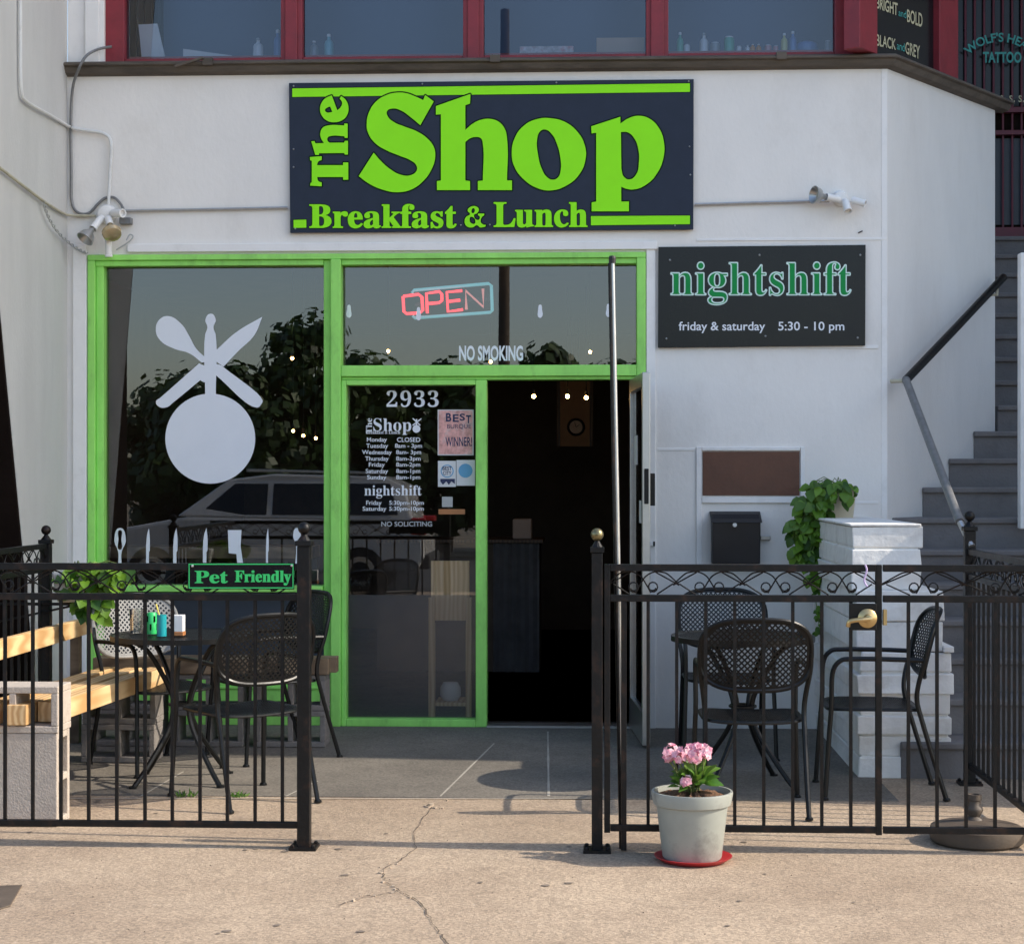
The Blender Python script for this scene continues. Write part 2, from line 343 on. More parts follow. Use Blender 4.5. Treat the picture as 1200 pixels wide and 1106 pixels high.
def dup(root, loc, rz, label):
    r = root.copy(); C.objects.link(r); r.location = loc; r.rotation_euler = (0, 0, rz); r['label'] = label
    for ch in list(root.children):
        c = ch.copy(); C.objects.link(c); c.parent = r
        for g in list(ch.children):
            d = g.copy(); C.objects.link(d); d.parent = c
    return r
def part_copy(o, dx, parent):
    c = o.copy(); C.objects.link(c); c.parent = parent; c.location = o.location + Vector(dx); return c
def cr(pts, n=6, closed=False):   # catmull-rom
    pts = [Vector(p) for p in pts]; k = len(pts); out = []
    rng = range(k) if closed else range(k - 1)
    for i in rng:
        if closed: p0, p1, p2, p3 = pts[i - 1], pts[i], pts[(i + 1) % k], pts[(i + 2) % k]
        else: p0, p1, p2, p3 = pts[max(i - 1, 0)], pts[i], pts[i + 1], pts[min(i + 2, k - 1)]
        for j in range(n):
            t = j / n
            out.append(0.5 * ((2 * p1) + (p2 - p0) * t + (2 * p0 - 5 * p1 + 4 * p2 - p3) * t * t + (3 * p1 - p0 - 3 * p2 + p3) * t ** 3))
    if not closed: out.append(pts[-1])
    return out

# ------------------------------------------------------------------ flat lettering and shapes, in the plane of a real surface
def serif(s):
    out = ''
    for ch in s:
        if 'A' <= ch <= 'Z': out += chr(0x1D400 + ord(ch) - 65)
        elif 'a' <= ch <= 'z': out += chr(0x1D41A + ord(ch) - 97)
        elif '0' <= ch <= '9': out += chr(0x1D7CE + ord(ch) - 48)
        else: out += ch
    return out
def curve_mesh(c):
    o = bpy.data.objects.new('tmp', c); C.objects.link(o); bpy.context.view_layer.update()
    me = bpy.data.meshes.new_from_object(o)
    vs = [(v.co.x, v.co.y) for v in me.vertices]; fs = [tuple(p.vertices) for p in me.polygons]
    bpy.data.objects.remove(o); bpy.data.curves.remove(c); bpy.data.meshes.remove(me)
    return vs, fs
def text2d(body, off=0.0, spacing=1.0, res=4):
    c = bpy.data.curves.new('t', 'FONT'); c.body = body; c.offset = off; c.space_character = spacing; c.resolution_u = res
    return curve_mesh(c)
def shape2d(loops, off=0.0):     # loops of (x, y[, corner]) with y pointing down; flips y
    c = bpy.data.curves.new('s', 'CURVE'); c.dimensions = '2D'; c.fill_mode = 'BOTH'; c.offset = off; c.resolution_u = 8
    for lp in loops:
        sp = c.splines.new('BEZIER'); sp.bezier_points.add(len(lp) - 1); sp.use_cyclic_u = True
        for b, p in zip(sp.bezier_points, lp):
            b.co = (p[0], -p[1], 0); k = 'VECTOR' if len(p) > 2 else 'AUTO'
            b.handle_left_type = k; b.handle_right_type = k
    vs, fs = curve_mesh(c)
    return [(x, -y) for x, y in vs], fs
def fit(vs, box):
    xs = [v[0] for v in vs]; ys = [v[1] for v in vs]
    x0, x1, y0, y1 = min(xs), max(xs), min(ys), max(ys); a, b, t, u = box
    return [(a + (x - x0) / (x1 - x0) * (b - a), u - (y - y0) / (y1 - y0) * (u - t)) for x, y in vs]
class Flat:
    """collects flat px shapes and lays them on one plane"""
    def __init__(s, p0, n): s.p0 = Vector(p0); s.n = Vector(n).normalized(); s.m = MB(); s.k = 0
    def put(s, vs, fs, lift=0.0):
        p0 = s.p0 + s.n * (lift + s.k * 0.0002); s.k += 1
        s.m.add([hit(x, y, p0, s.n) for x, y in vs], fs); return s
    def text(s, body, box, off=0.0, spacing=1.0, lift=0.0):
        vs, fs = text2d(body, off, spacing); return s.put(fit(vs, box), fs, lift)
    def shape(s, loops, off=0.0, lift=0.0):
        vs, fs = shape2d(loops, off); return s.put(vs, fs, lift)
    def rect(s, x0, x1, y0, y1, lift=0.0):
        return s.put([(x0, y0), (x1, y0), (x1, y1), (x0, y1)], [(0, 1, 2, 3)], lift)
    def circle(s, cx, cy, r, n=40, lift=0.0):
        return s.put([(cx + r * math.cos(2 * math.pi * i / n), cy + r * math.sin(2 * math.pi * i / n)) for i in range(n)], [tuple(range(n))], lift)
    def build(s, name, m, parent): return s.m.build(name, m, parent, recalc=False)
def crop(pts, ox, oy, k): return [(ox + p[0] / k, oy + p[1] / k) + tuple(p[2:]) for p in pts]
# ------------------------------------------------------------------ ground
XL = F(79, HZ).x                                  # inner face of the left return wall
CORNER = F(1040, HZ); CORNER = Vector((CORNER.x, 0, 0))
OBD = Vector((0.756, 1.034, 0)).normalized(); OBN = Vector((OBD.y, -OBD.x, 0))
OBEND = hit(1166, HZ, CORNER, OBN)
YFENCE = G(527, 995.5).y
YPATIO = G(530, 935).y
m = MB(); m.box(-320, 320, -340, 320, -0.6, -0.3); struct(m.build('ground', M['earth']))
m = MB(); m.box(-150, 150, -26, -12.5, -0.3, -0.16); struct(m.build('road', M['road']))
m = MB(); m.box(-40, 40, -12.5, 8, -0.3, 0.0); struct(m.build('sidewalk', M['side'], bevel=0.01))
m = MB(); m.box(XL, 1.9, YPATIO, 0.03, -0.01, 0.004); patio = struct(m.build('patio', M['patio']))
def ground_strip(mb, pts, wd, z):
    pts = [Vector((p.x, p.y, z)) for p in pts]; L = []; Rr = []
    for i, p in enumerate(pts):
        t = (pts[min(i + 1, len(pts) - 1)] - pts[max(i - 1, 0)]).normalized(); s = Vector((-t.y, t.x, 0)); ww = wd[i] if isinstance(wd, list) else wd
        L.append(p + s * ww / 2); Rr.append(p - s * ww / 2)
    mb.add(L + Rr, [(i, i + 1, len(pts) + i + 1, len(pts) + i) for i in range(len(pts) - 1)])
m = MB()
for a, b in (((579, 872), (516, 934)), ((642, 858), (643, 934)), ((372, 916), (335, 934)), ((0, 936.5), (330, 936.5)), ((330, 936.5), (720, 936.5)), ((215, 905), (165, 934))):
    p, q = G(*a), G(*b); ground_strip(m, [p.lerp(q, i / 8) for i in range(9)], [0.008 + 0.006 * random.random() for _ in range(9)], 0.006)
struct(m.build('patio_joint', M['joint']))
m = MB(); m2 = MB(); rr = random.Random(3)
def jag(pts, amp, n=7):
    out = []
    for i in range(len(pts) - 1):
        a, b = G(*pts[i]), G(*pts[i + 1])
        for j in range(n):
            p = a.lerp(b, j / n); p.x += rr.uniform(-amp, amp); p.y += rr.uniform(-amp, amp) * 2; out.append(p)
    out.append(G(*pts[-1])); return out
crk = [[(507, 946), (484, 975), (487, 995), (466, 1010), (447, 1019), (452, 1034), (468, 1043), (492, 1058), (505, 1078), (515, 1094), (530, 1112)],
       [(466, 1045), (430, 1051), (388, 1063)]]
for c in crk:
    q = jag(c, 0.006); ground_strip(m, q, [rr.uniform(0.001, 0.006) for _ in q], 0.004)
    for p in q:
        if rr.random() < (0.8 if 995 < HZ + FPX * EYE / (p - CAM).length < 1046 else .12) * .5:
            k = rr.randint(4, 6); s = rr.uniform(0.003, 0.013); a0 = rr.random() * 6
            x = p.x + rr.uniform(-.02, .02); y = p.y + rr.uniform(-.03, .03)
            top = [(x + s * rr.uniform(.5, 1) * math.cos(a0 + 6.283 * i / k), y + s * 1.3 * rr.uniform(.5, 1) * math.sin(a0 + 6.283 * i / k), 0.0045 + 0.0015 * rr.random()) for i in range(k)]
            m2.add(top + [(a, b, 0) for a, b, _ in top], [tuple(range(k))] + [(i, k + i, k + (i + 1) % k, (i + 1) % k) for i in range(k)])
for i in range(10):
    p = G(rr.uniform(497, 524), rr.uniform(938, 948)); s = rr.uniform(.004, .014); k = 5
    top = [(p.x + s * math.cos(6.283 * i / k), p.y + s * 1.4 * math.sin(6.283 * i / k), .006) for i in range(k)]
    m2.add(top + [(a, b, 0) for a, b, _ in top], [tuple(range(k))] + [(i, k + i, k + (i + 1) % k, (i + 1) % k) for i in range(k)])
struct(m.build('pavement_crack', M['crack'])); struct(m2.build('pavement_chips', M['chip']))
m = MB()
for i in range(260):
    p = Vector((rr.uniform(-3.2, 3.2), rr.uniform(-5.2, -2.3), 0)); s = rr.uniform(.001, .0035)
    m.add([(p.x - s, p.y - s, 0), (p.x + s, p.y - s * .6, 0), (p.x + s * .8, p.y + s, 0), (p.x - s * .9, p.y + s * .8, 0), (p.x, p.y, s * .9)], [(0, 1, 4), (1, 2, 4), (2, 3, 4), (3, 0, 4)])
o = m.build('grit', M['crack']); o['kind'] = 'stuff'; tag(o, 'dark grit scattered over the tan sidewalk', 'grit')
m = MB()
for i in range(34):
    p = Vector((rr.uniform(-2.8, 2.9), rr.uniform(-5.0, -2.5), 0)); s = rr.uniform(.006, .02); k = 9; a0 = rr.random() * 6
    m.add([(p.x + s * rr.uniform(.7, 1.1) * math.cos(a0 + 6.283 * j / k), p.y + s * rr.uniform(.7, 1.1) * math.sin(a0 + 6.283 * j / k), .003) for j in range(k)], [tuple(range(k))])
o = m.build('gum_spots', M['gum'], recalc=False); o['kind'] = 'stuff'; tag(o, 'flat dark spots of old gum trodden into the sidewalk', 'gum spots')
m = MB(); a, b, c2, d2 = G(-30, 1040), G(26, 1038), G(12, 1062), G(-30, 1075)
m.hexa([(v.x, v.y, 0) for v in (a, d2, c2, b)], [(v.x, v.y, 0.006) for v in (a, d2, c2, b)])
tag(m.build('utility_cover', M['umbbase'], bevel=0.002), 'rusty brown metal cover plate set in the sidewalk at lower left', 'cover plate')

# ------------------------------------------------------------------ building
bld = thing('shop_building', 'white painted shop building with red framed upper windows and an angled right corner', 'building', (0, 0.1, 0))
xg0, xg1, zg1 = FX(103), FX(757), FZ(296)
ZL0, ZL1 = FZ(83, 0), FZ(67.5, -0.07)             # underside and top of the ledge
m = MB()
for poly in ([(XL - 0.3, 0), (xg0, 0), (xg0, zg1), (XL - 0.3, zg1)], [(xg1, 0), (CORNER.x, 0), (CORNER.x, zg1), (xg1, zg1)],
             [(XL - 0.3, zg1), (CORNER.x, zg1), (CORNER.x, ZL0 + 0.03), (XL - 0.3, ZL0 + 0.03)]):
    m.prism(poly, 0, 0.22)
m.build('front_wall', M['wall'], bld)
m = MB(); th = 0.2
q = [Vector((CORNER.x, 0.0005, 0)), Vector((OBEND.x, OBEND.y, 0)), Vector((OBEND.x, OBEND.y, 0)) - OBN * th, Vector((CORNER.x, 0.0005, 0)) - OBN * th]
m.hexa(q, [v + Vector((0, 0, ZL0 + 0.03)) for v in q]); m.build('angled_wall', M['stucco'], bld)
m = MB(); ya = hit(28, 655, (XL, 0, 0), NX); yb = hit(0, 360, (XL, 0, 0), NX)
sl_ = (yb.y - ya.y) / (yb.z - ya.z); y0_ = ya.y - sl_ * ya.z
m.prism([(0, 0), (y0_, 0), (y0_ + sl_ * 5.4, 5.4), (0, 5.4)], XL - 0.3, XL, 'yz'); m.build('return_wall', M['darkstucco'], bld)
m = MB(); o_ = -.025; m.prism([(y0_ + o_, 0), (y0_, 0), (y0_ + sl_ * 5.4, 5.4), (y0_ + sl_ * 5.4 + o_, 5.4)], XL - 0.3, XL - .003, 'yz'); m.build('end_board', M['darkbrown'], bld)
m = MB(); m.box(XL - 0.7, XL - 0.3, -2.4, 0, 0, 5.4); m.build('outer_wall', M['darkbrown'], bld)
# ledge swept along front and angled wall
def sweep(path, prof, nrm):
    mb = MB(); k = len(prof); mit = []
    for i in range(len(path)):
        if i == 0: mit.append(nrm[0])
        elif i == len(path) - 1: mit.append(nrm[-1])
        else:
            b = (nrm[i - 1] + nrm[i]); mit.append(b / (1 + nrm[i - 1].dot(nrm[i])))
    for p, n_ in zip(path, mit):
        for o_, z in prof: mb.v.append(p + n_ * o_ + Vector((0, 0, z)))
    for i in range(len(path) - 1):
        for j in range(k): mb.f.append((i * k + j, i * k + (j + 1) % k, (i + 1) * k + (j + 1) % k, (i + 1) * k + j))
    mb.f.append(tuple(range(k))); mb.f.append(tuple((len(path) - 1) * k + j for j in range(k))); return mb
lp = [Vector((XL, 0, 0)), Vector((CORNER.x, 0, 0)), Vector((OBEND.x, OBEND.y, 0)) + OBD * 0.12]
h_ = ZL1 - ZL0
sweep(lp, [(-0.14, ZL0 + 0.02), (0.0, ZL0 - 0.012), (0.045, ZL0), (0.062, ZL0 + 0.025), (0.062, ZL0 + h_ * 0.55), (0.085, ZL0 + h_ * 0.65), (0.085, ZL1 - 0.012), (0.07, ZL1), (-0.14, ZL1 + 0.004)], [NY, OBN]).build('ledge', M['ledge'], bld, smooth=True)
for px, d_ in ((243, 22), (580, 10), (916, 10)):
    p = F(px, 64, -0.09); m = MB(); m.box(p.x - 0.03, p.x + 0.03, -0.092, -0.05, ZL1 - 0.03, ZL1 + 0.012); m.build('ledge_clip', M['ledge'], bld)
m = MB(); m.bar(F(205, 78, -0.1), F(238, 68, -0.1), 0.02, 0.012); m.build('ledge_clip', M['ledge'], bld)
# white battens, drip cap and seams on the wall
m = MB()
m.box(FX(150), FX(770), -0.022, 0.0, zg1 + 0.012, FZ(284)); m.build('drip_cap', M['trim'], bld, bevel=0.004)
m = MB(); m.box(FX(86), xg0 - 0.004, -0.018, 0.0, 0, FZ(284)); m.build('corner_batten', M['trim'], bld, bevel=0.004)
m = MB()
m.box(xg1 + 0.003, FX(768), -0.012, 0, 0, FZ(284)); m.box(FX(1033), CORNER.x - 0.002, -0.003, 0, FZ(610), ZL0 - 0.012)
m.box(FX(773), FX(1029), -0.006, 0, FZ(410), FZ(406)); m.box(FX(816), FX(1038), -0.005, 0, FZ(284), FZ(281))
for (a, b, t, u) in ((816, 822, 524, 664), (938, 943, 524, 590), (822.5, 937.5, 582, 589), (822.5, 937.5, 524, 528)):
    m.box(FX(a), FX(b), -0.014, 0, FZ(u), FZ(t))
m.box(FX(943.5), FX(1029), -0.004, 0, FZ(590), FZ(587)); m.box(FX(770), FX(815), -0.004, 0, FZ(528), FZ(525))
m.build('wall_batten', M['trim'], bld, bevel=0.002)
# upper floor
YU = 0.06
ztop = 5.4
m = MB(); m.box(XL + 0.001, FX(125, YU), 0.0, 0.2, ZL1 + 0.006, ztop); m.box(FX(100, -0.01), FX(116, -0.01), -0.02, 0.0, ZL1 + 0.006, ztop)
m.build('corner_pilaster', M['trim'], bld, bevel=0.004)
win = [(147, 330), (355, 543), (567, 757), (783, 978)]
zb = FZ(65.5, YU)
edges = [125] + [v for wnd in win for v in wnd] + [1022]
for i in range(0, len(edges), 2):
    m = MB(); xa, xb = FX(edges[i], YU), FX(edges[i + 1], YU)
    m.box(xa, xb, YU - 0.03, YU + 0.08, ZL1 + 0.006, ztop)
    if 0 < i < len(edges) - 2:
        xm = (xa + xb) / 2; m.box(xa + 0.028, xb - 0.028, YU - 0.045, YU - 0.03, ZL1 + 0.006, ztop)
    m.build('mullion', M['red'], bld, bevel=0.004)
for a, b in win:
    m = MB(); xa, xb = FX(a, YU) + .002, FX(b, YU) - .002
    m.box(xa, xb, YU - 0.02, YU + 0.07, ZL1 + 0.006, zb)
    wf = m.build('upper_window', M['red'], bld, bevel=0.003)
    m = MB(); m.box(xa, xb, YU - 0.02, YU + 0.07, ztop - 0.1, ztop - 0.002); m.build('top_rail', M['red'], wf, bevel=0.003)
    g = MB(); g.add([(xa, YU + 0.03, zb), (xb, YU + 0.03, zb), (xb, YU + 0.03, ztop - 0.1), (xa, YU + 0.03, ztop - 0.1)], [(0, 1, 2, 3)])
    g.build('pane', M['glassup'], wf, recalc=False)
ZS = FZ(65.5, 0.22)
m = MB(); m.box(XL + .3, FX(1000, .3), YU + 0.09, 0.55, ZS - 0.03, ZS); m.build('inner_sill', M['red'], bld)
m = MB(); m.box(FX(186, 0.5), FX(1000, 0.5), 0.5, 0.52, ZS + .002, ztop); m.build('sky_tint_panel', M['skyfilm'], bld)
m = MB(); m.box(XL, CORNER.x - .2, 0.6, 0.7, ZL0, ztop); m.box(XL, CORNER.x, -0.02, 0.7, ztop + .002, ztop + 0.12); m.build('upper_back_wall', M['room'], bld)
# angled upper window with lettered panel
OP = CORNER - OBN * 0.06
def OB(px, py, off=0.0): return hit(px, py, OP + OBN * off, OBN)
def obbox(mb, pa, pb, o0, o1, z0, z1):
    a = OB(pa, HZ); b = OB(pb, HZ); a.z = b.z = 0
    q = [a + OBN * o0, b + OBN * o0, b + OBN * o1, a + OBN * o1]
    mb.hexa([v + Vector((0, 0, z0)) for v in q], [v + Vector((0, 0, z1)) for v in q])
m = MB(); obbox(m, 1003, 1024, -0.08, 0.025, ZL1 + .006, ztop); m.build('corner_post', M['red'], bld, bevel=0.004)
m = MB(); obbox(m, 1096, 1118, -0.08, 0.03, ZL1 + .006, ztop); m.build('corner_post', M['red'], bld, bevel=0.004)
m = MB(); obbox(m, 1024.5, 1095.5, -0.03, -0.01, ZL1 + .008, ztop); pn = m.build('lettered_panel', M['signblack'], bld)
fl = Flat(OP + OBN * -0.006, OBN)
def obtext(fl, body, x0, x1, yt0, yb0, yt1, yb1, sf=False, off=0.0):
    vs, fs = text2d(body, off); vs = fit(vs, (0, 1, 0, 1))
    fl.put([(x0 + u * (x1 - x0), (yt0 + u * (yt1 - yt0)) * (1 - v) + (yb0 + u * (yb1 - yb0)) * v) for u, v in vs], fs)
obtext(fl, 'BRIGHT', 1027, 1052, -3, 10, 4, 19, off=0.02); obtext(fl, 'BOLD', 1063, 1081, 11, 26, 16, 33, off=0.02)
obtext(fl, 'BLACK', 1027, 1050, 40, 54, 46, 59, off=0.02); obtext(fl, 'GREY', 1061, 1078, 49, 63, 54, 70, off=0.02)
fl.build('lettering', M['cream'], pn)
fl = Flat(OP + OBN * -0.006, OBN); obtext(fl, 'and', 1053, 1062, 11, 19, 13, 22); obtext(fl, 'and', 1051, 1060, 49, 58, 51, 61); fl.build('lettering', M['tealtext'], pn)
# dim room inside
m = MB(); rx0, rx1, ry1, rz = XL - 0.28, 2.1, 7.0, 2.92
m.add([(rx0, .23, 0), (rx1, .23, 0), (rx1, ry1, 0), (rx0, ry1, 0)], [(0, 1, 2, 3)]); m.box(xg0, xg1, 0.03, .23, -0.01, 0.008); m.build('room_floor', M['roomfloor'], bld)
m = MB(); m.box(rx0 - .1, rx0, .221, ry1, 0, rz); m.box(rx1, rx1 + .1, .3, ry1, 0, rz); m.box(rx0, rx1, ry1, ry1 + .1, 0, rz); m.build('room_wall', M['room'], bld)
m = MB(); m.box(rx0 - .1, rx1 + .1, .222, ry1 + .1, rz + .002, rz + .1); m.build('room_ceiling', M['room'], bld)

# ------------------------------------------------------------------ unseen right wing added to shade the patio, and upstairs shop
wing = thing('added_shade_wing', 'tall plain unseen side block added right of the stairs to shade the patio', 'building', (6, 3, 0))
YC = W(-0.33, 9.52).y - 6.93 * math.tan(R(SUN_AZ))
m = MB(); m.box(6.6, 10, YC, 12, 0, 13.2); m.box(6.6, 6.85, YC - 1.5, YC - .003, 7.9, 13.2); m.build('wall', M['stucco'], wing)  # added sun blocker; the thin high fin only shades the upper left wall
yq = W(.5, 8.4).y - 3.85 * math.tan(R(SUN_AZ))
m = MB(); m.box(4.35, 4.6, yq, YC + 2.5, 0, 2.9); m.build('shade_wall', M['stucco'], wing)  # low wall out of view, added to keep sun off the right patio
m = MB(); m.box(6.5, 10.1, YC - .1, 12.1, 13.203, 13.4); m.build('roof', M['ledge'], wing)
YS = W(3.9, 14.6).y
ts = thing('upstairs_shopfront', 'dark upstairs tattoo shop front with dark red bars and green lettering', 'shopfront', (4, YS, 3.2))
m = MB(); m.box(2.9, 6.59, YS, YS + .2, 2.9, 6.4); m.build('wall', M['darkbrown'], ts)
m = MB(); m.box(2.7, 6.59, 1.3, YS, 6.4, 6.6); m.build('porch_roof', M['darkbrown'], ts)
for y0_2, y1_2 in ((128, 134), (155, 160), (268, 286)): m = MB(); m.box(FX(1120, YS - .05), 4.69, YS - .08, YS - .003, FZ(y1_2, YS, 1180), FZ(y0_2, YS, 1180)); m.build('red_rail', M['wine'], ts)
m = MB()
for k in range(9):
    x = FX(1122 + 11 * k, YS - .1); m.tube([(x, YS - .05, FZ(285, YS, 1180)), (x, YS - .05, 6.3)], 0.009, 6)
m.build('window_bar', M['wine'], ts)
gp = MB(); gp.add([(3.0, YS - .02, FZ(125, YS, 1180)), (4.68, YS - .02, FZ(125, YS, 1180)), (4.68, YS - .02, 6.3), (3.0, YS - .02, 6.3)], [(0, 1, 2, 3)]); sg = gp.build('pane', M['signblack'], ts, recalc=False)
gp = MB(); gp.add([(3.0, YS - .02, FZ(264, YS, 1180)), (4.68, YS - .02, FZ(264, YS, 1180)), (4.68, YS - .02, FZ(163, YS, 1180)), (3.0, YS - .02, FZ(163, YS, 1180))], [(0, 1, 2, 3)]); gp.build('pane', M['kneewall'], ts, recalc=False)
fl = Flat((0, YS - .09, 0), NY)
fl.text('TATTOO', (1152, 1197, 61, 74), 0.03)
vs, fs = text2d("WOLF'S HEAD", 0.02, res=6); vs = fit(vs, (0, 1, -0.5, 0.5))
fl.put([(1172 + (55 - v * 11) * math.sin((u - .5) * 1.62), 99 - (55 - v * 11) * math.cos((u - .5) * 1.62)) for u, v in vs], fs)
fl.build('lettering', M['tealtext'], sg)
fl = Flat((0, YS - .09, 0), NY); fl.text('s. s. s.', (1172, 1200, 112, 120)); fl.build('small_lettering', M['cream'], sg)

# stairs
st = thing('concrete_stairs', 'dark grey painted concrete stairs climbing beside the angled wall', 'stairs', (3.2, 0, 0))
YT = W(2.3, 10.74).y
def obx(y): return CORNER.x + max(0, y) * OBD.x / OBD.y
for k in range(-6, 13):
    z1 = 1.262 + .18 * k; y0s = YT + .3 * k; y1s = y0s + .3 if k < 12 else YS
    xl = W((1030 - 600) / FPX * 10.7, 10.7).x if k == 0 else (2.02 if k < 0 else obx(y0s) + .004 if y0s < OBEND.y else OBEND.x + 0.02)
    m = MB(); m.box(xl, 4.69, y0s, y1s + .02 if k < 12 else y1s, max(-.01, z1 - .36), z1)
    m.box(xl, 4.69, y0s - .022, y0s, z1 - .035, z1 - .0005)
    m.build('step', M['stair'], st, bevel=0.008)
# stair handrail
hr = thing('handrail', 'dull metal handrail bent up along the angled wall beside the stairs', 'handrail', (2.3, 0, 1.2))
a = D(1062, 446, 10.55); b = D(1176, 325, 11.75); c0 = D(1125, 612, 8.85)
m = MB(); m.tube([a.lerp(c0, -.004), a.lerp(b, .5), b], 0.026, 12); m.build('upper_rail', M['iron'], hr, smooth=True)
m = MB(); m.tube([a, a.lerp(c0, .5), c0], 0.023, 12); m.ball(a, .026, 10); m.build('lower_rail', M['darkpipe'], hr, smooth=True)
c1 = D(1139, 640, 8.75); m = MB(); m.tube([c0, c1], 0.016, 8); m.build('end_strut', M['chrome'], hr, smooth=True)
m = MB()
bb = a.lerp(b, .93); m.tube([bb, bb - Vector((0, 0, .07)), bb - Vector((0, 0, .07)) - OBN * .12], .01, 6)
m.tube([a, a - OBN * .1], .012, 6); m.build('wall_bracket', M['beigepipe'], hr, smooth=True)
# post at far right
m = MB(); p = D(1197, 420, 10.55); m.box(p.x - .005, p.x + .06, p.y, p.y + .08, 1.2, D(1197, 296, 10.55).z)
tag(m.build('newel_post', M['trim'], bevel=0.006), 'slim white post standing on the stairs at the right edge', 'post')
# painted stone pier
pr = thing('stone_pier', 'white painted rough stone cheek wall in stepped tiers beside the stairs', 'pier', (W(1.98, 9.2).x, W(1.98, 9.2).y, 0))
yp0 = W(1.9, 8.97).y; yp1 = YT + .02; rr = random.Random(11)
def tier(x0, x1, z0, z1, n, y0, y1):
    mb = MB(); hh = (z1 - z0) / n
    for i in range(n):
        xs = x0
        while xs < x1 - .01:
            wd = min(rr.uniform(.22, .42), x1 - xs)
            if x1 - (xs + wd) < .12: wd = x1 - xs
            e = rr.uniform(-.006, .012)
            mb.box(xs + .003 - (e if xs == x0 else 0), xs + wd - .003 + (rr.uniform(0, .012) if xs + wd > x1 - .01 else 0), y0 - e, y1, z0 + i * hh + .003, z0 + (i + 1) * hh - .003); xs += wd
    for v in mb.v: v.y += rr.uniform(-.012, .006) if v.y < y0 + .05 else 0; v.z += rr.uniform(-.007, .007); v.x += rr.uniform(-.008, .008)
    mb.box(x0 + .012, x1 - .012, y0 + .012, y1 - .002, z0, z1 - .006)
    o = mb.build('stone_tier', M['brick'], pr, bevel=0.006)
    return o
dP = 8.97
def PX(px, d=dP): return W((px - 600) / FPX * d, d).x
def PZ(py, d=dP): return EYE + (HZ - py) / FPX * d
tier(PX(1007), PX(1114), 0, PZ(764), 6, yp0, yp1)
tier(PX(1004), PX(1104), PZ(764), PZ(692), 2, yp0 + .02, yp1)
tier(PX(1000), PX(1081), PZ(692), PZ(617), 3, yp0 + .05, yp1)
m = MB(); m.box(PX(998), PX(1081.5), yp0 + .046, yp1, PZ(617), PZ(614)); m.box(PX(1105), PX(1117), yp0 - .01, yp1, PZ(764), PZ(757)); m.build('cap_stone', M['brick'], pr, bevel=0.004)

# ------------------------------------------------------------------ storefront
sf = thing('storefront', 'bright green painted wooden storefront with big window, transom and fixed side panel', 'storefront', (0, 0.07, 0))
FY0, FY1 = 0.0, 0.11
def fr(mb, a, b, t, u, y0=FY0, y1=FY1): mb.box(FX(a), FX(b), y0 - .02, y1, max(0.004, FZ(u)), FZ(t))
m = MB(); fr(m, 103.3, 756.7, 296.5, 303); fr(m, 112, 379, 303.1, 309.5, .02); fr(m, 400, 746, 303.1, 309.5, .02); m.build('head_rail', M['green'], sf, bevel=0.004)
m = MB(); fr(m, 103.3, 112, 303.2, 870, .002); fr(m, 112.1, 121, 303.2, 870, .03); m.build('left_stile', M['green'], sf, bevel=0.005)
m = MB(); fr(m, 379, 388, 303.2, 870, .03); fr(m, 388.2, 400, 303.2, 870, -.012); m.build('middle_post', M['green'], sf, bevel=0.005)
m = MB(); fr(m, 746, 756.7, 303.2, 870, .0); m.build('right_stile', M['green'], sf, bevel=0.005)
m = MB(); fr(m, 400.2, 745.8, 428, 441, -.004); fr(m, 400.2, 745.8, 441.1, 445, .02); m.build('transom_bar', M['green'], sf, bevel=0.005)
m = MB(); fr(m, 400.2, 406, 445.2, 870, .01); fr(m, 557.5, 570.5, 445.2, 870, .01); fr(m, 406.1, 557.4, 445.2, 451, .012); fr(m, 406.1, 557.4, 843, 858, .008)
m.build('side_panel_frame', M['green'], sf, bevel=0.004)
m = MB(); fr(m, 121.2, 378.8, 687, 694, -.03); m.build('window_sill', M['green'], sf, bevel=0.005)
m = MB(); fr(m, 121.2, 378.8, 694.2, 790, .05); m.build('knee_panel', M['kneewall'], sf)
m = MB(); fr(m, 121.2, 378.8, 790.2, 870, .04); fr(m, 121.2, 378.8, 806, 809, .03, .05); fr(m, 121.2, 378.8, 826, 829, .03, .05); m.build('base_board', M['green'], sf, bevel=0.003)
m = MB(); m.box(FX(570.7), FX(746), -.03, .11, .003, .016); m.build('threshold', M['chrome'], sf)
GY = 0.075
def pane(a, b, t, u, mm, name='window_pane', y=GY):
    g = MB(); g.add([F(a, u, y), F(b, u, y), F(b, t, y), F(a, t, y)], [(0, 1, 2, 3)]); return g.build(name, mm, sf, recalc=False)
wp = pane(120, 380, 308, 690, M['glass']); tp = pane(399, 747, 308, 430, M['glass'], 'transom_pane')
dp = pane(404, 560, 449, 697, M['glass'], 'side_pane'); fp = pane(404, 560, 697, 846, M['frost'], 'frosted_pane')
DY = GY - .004
# logo on the big window
fl = Flat((0, DY, 0), NY)
K = lambda pts: crop(pts, 90, 280, 3.0711)
fl.circle(246.4, 514, 52.7, 64)
fl.shape([K([(462, 570, 1), (462, 345), (470, 318), (463, 290), (482, 269), (500, 290), (492, 318), (500, 345), (500, 570, 1)])])
fl.shape([K([(668, 280, 1), (640, 345), (580, 405), (528, 460, 1), (500, 440, 1), (500, 402, 1), (575, 335)])])
fl.shape([K([(285, 585), (300, 572), (440, 448, 1), (490, 470, 1), (345, 590), (325, 605), (296, 604)])])
fl.shape([K([(330, 278), (375, 305), (405, 350), (430, 395), (480, 440, 1), (450, 445, 1), (405, 412), (350, 395), (300, 365), (284, 325), (300, 288)])])
fl.shape([K([(470, 440, 1), (520, 455, 1), (668, 580), (664, 595), (648, 607), (500, 490, 1), (498, 520, 1), (455, 515, 1), (430, 500, 1)])])
fl.build('logo_decal', M['white'], wp)
fl = Flat((0, DY, 0), NY)
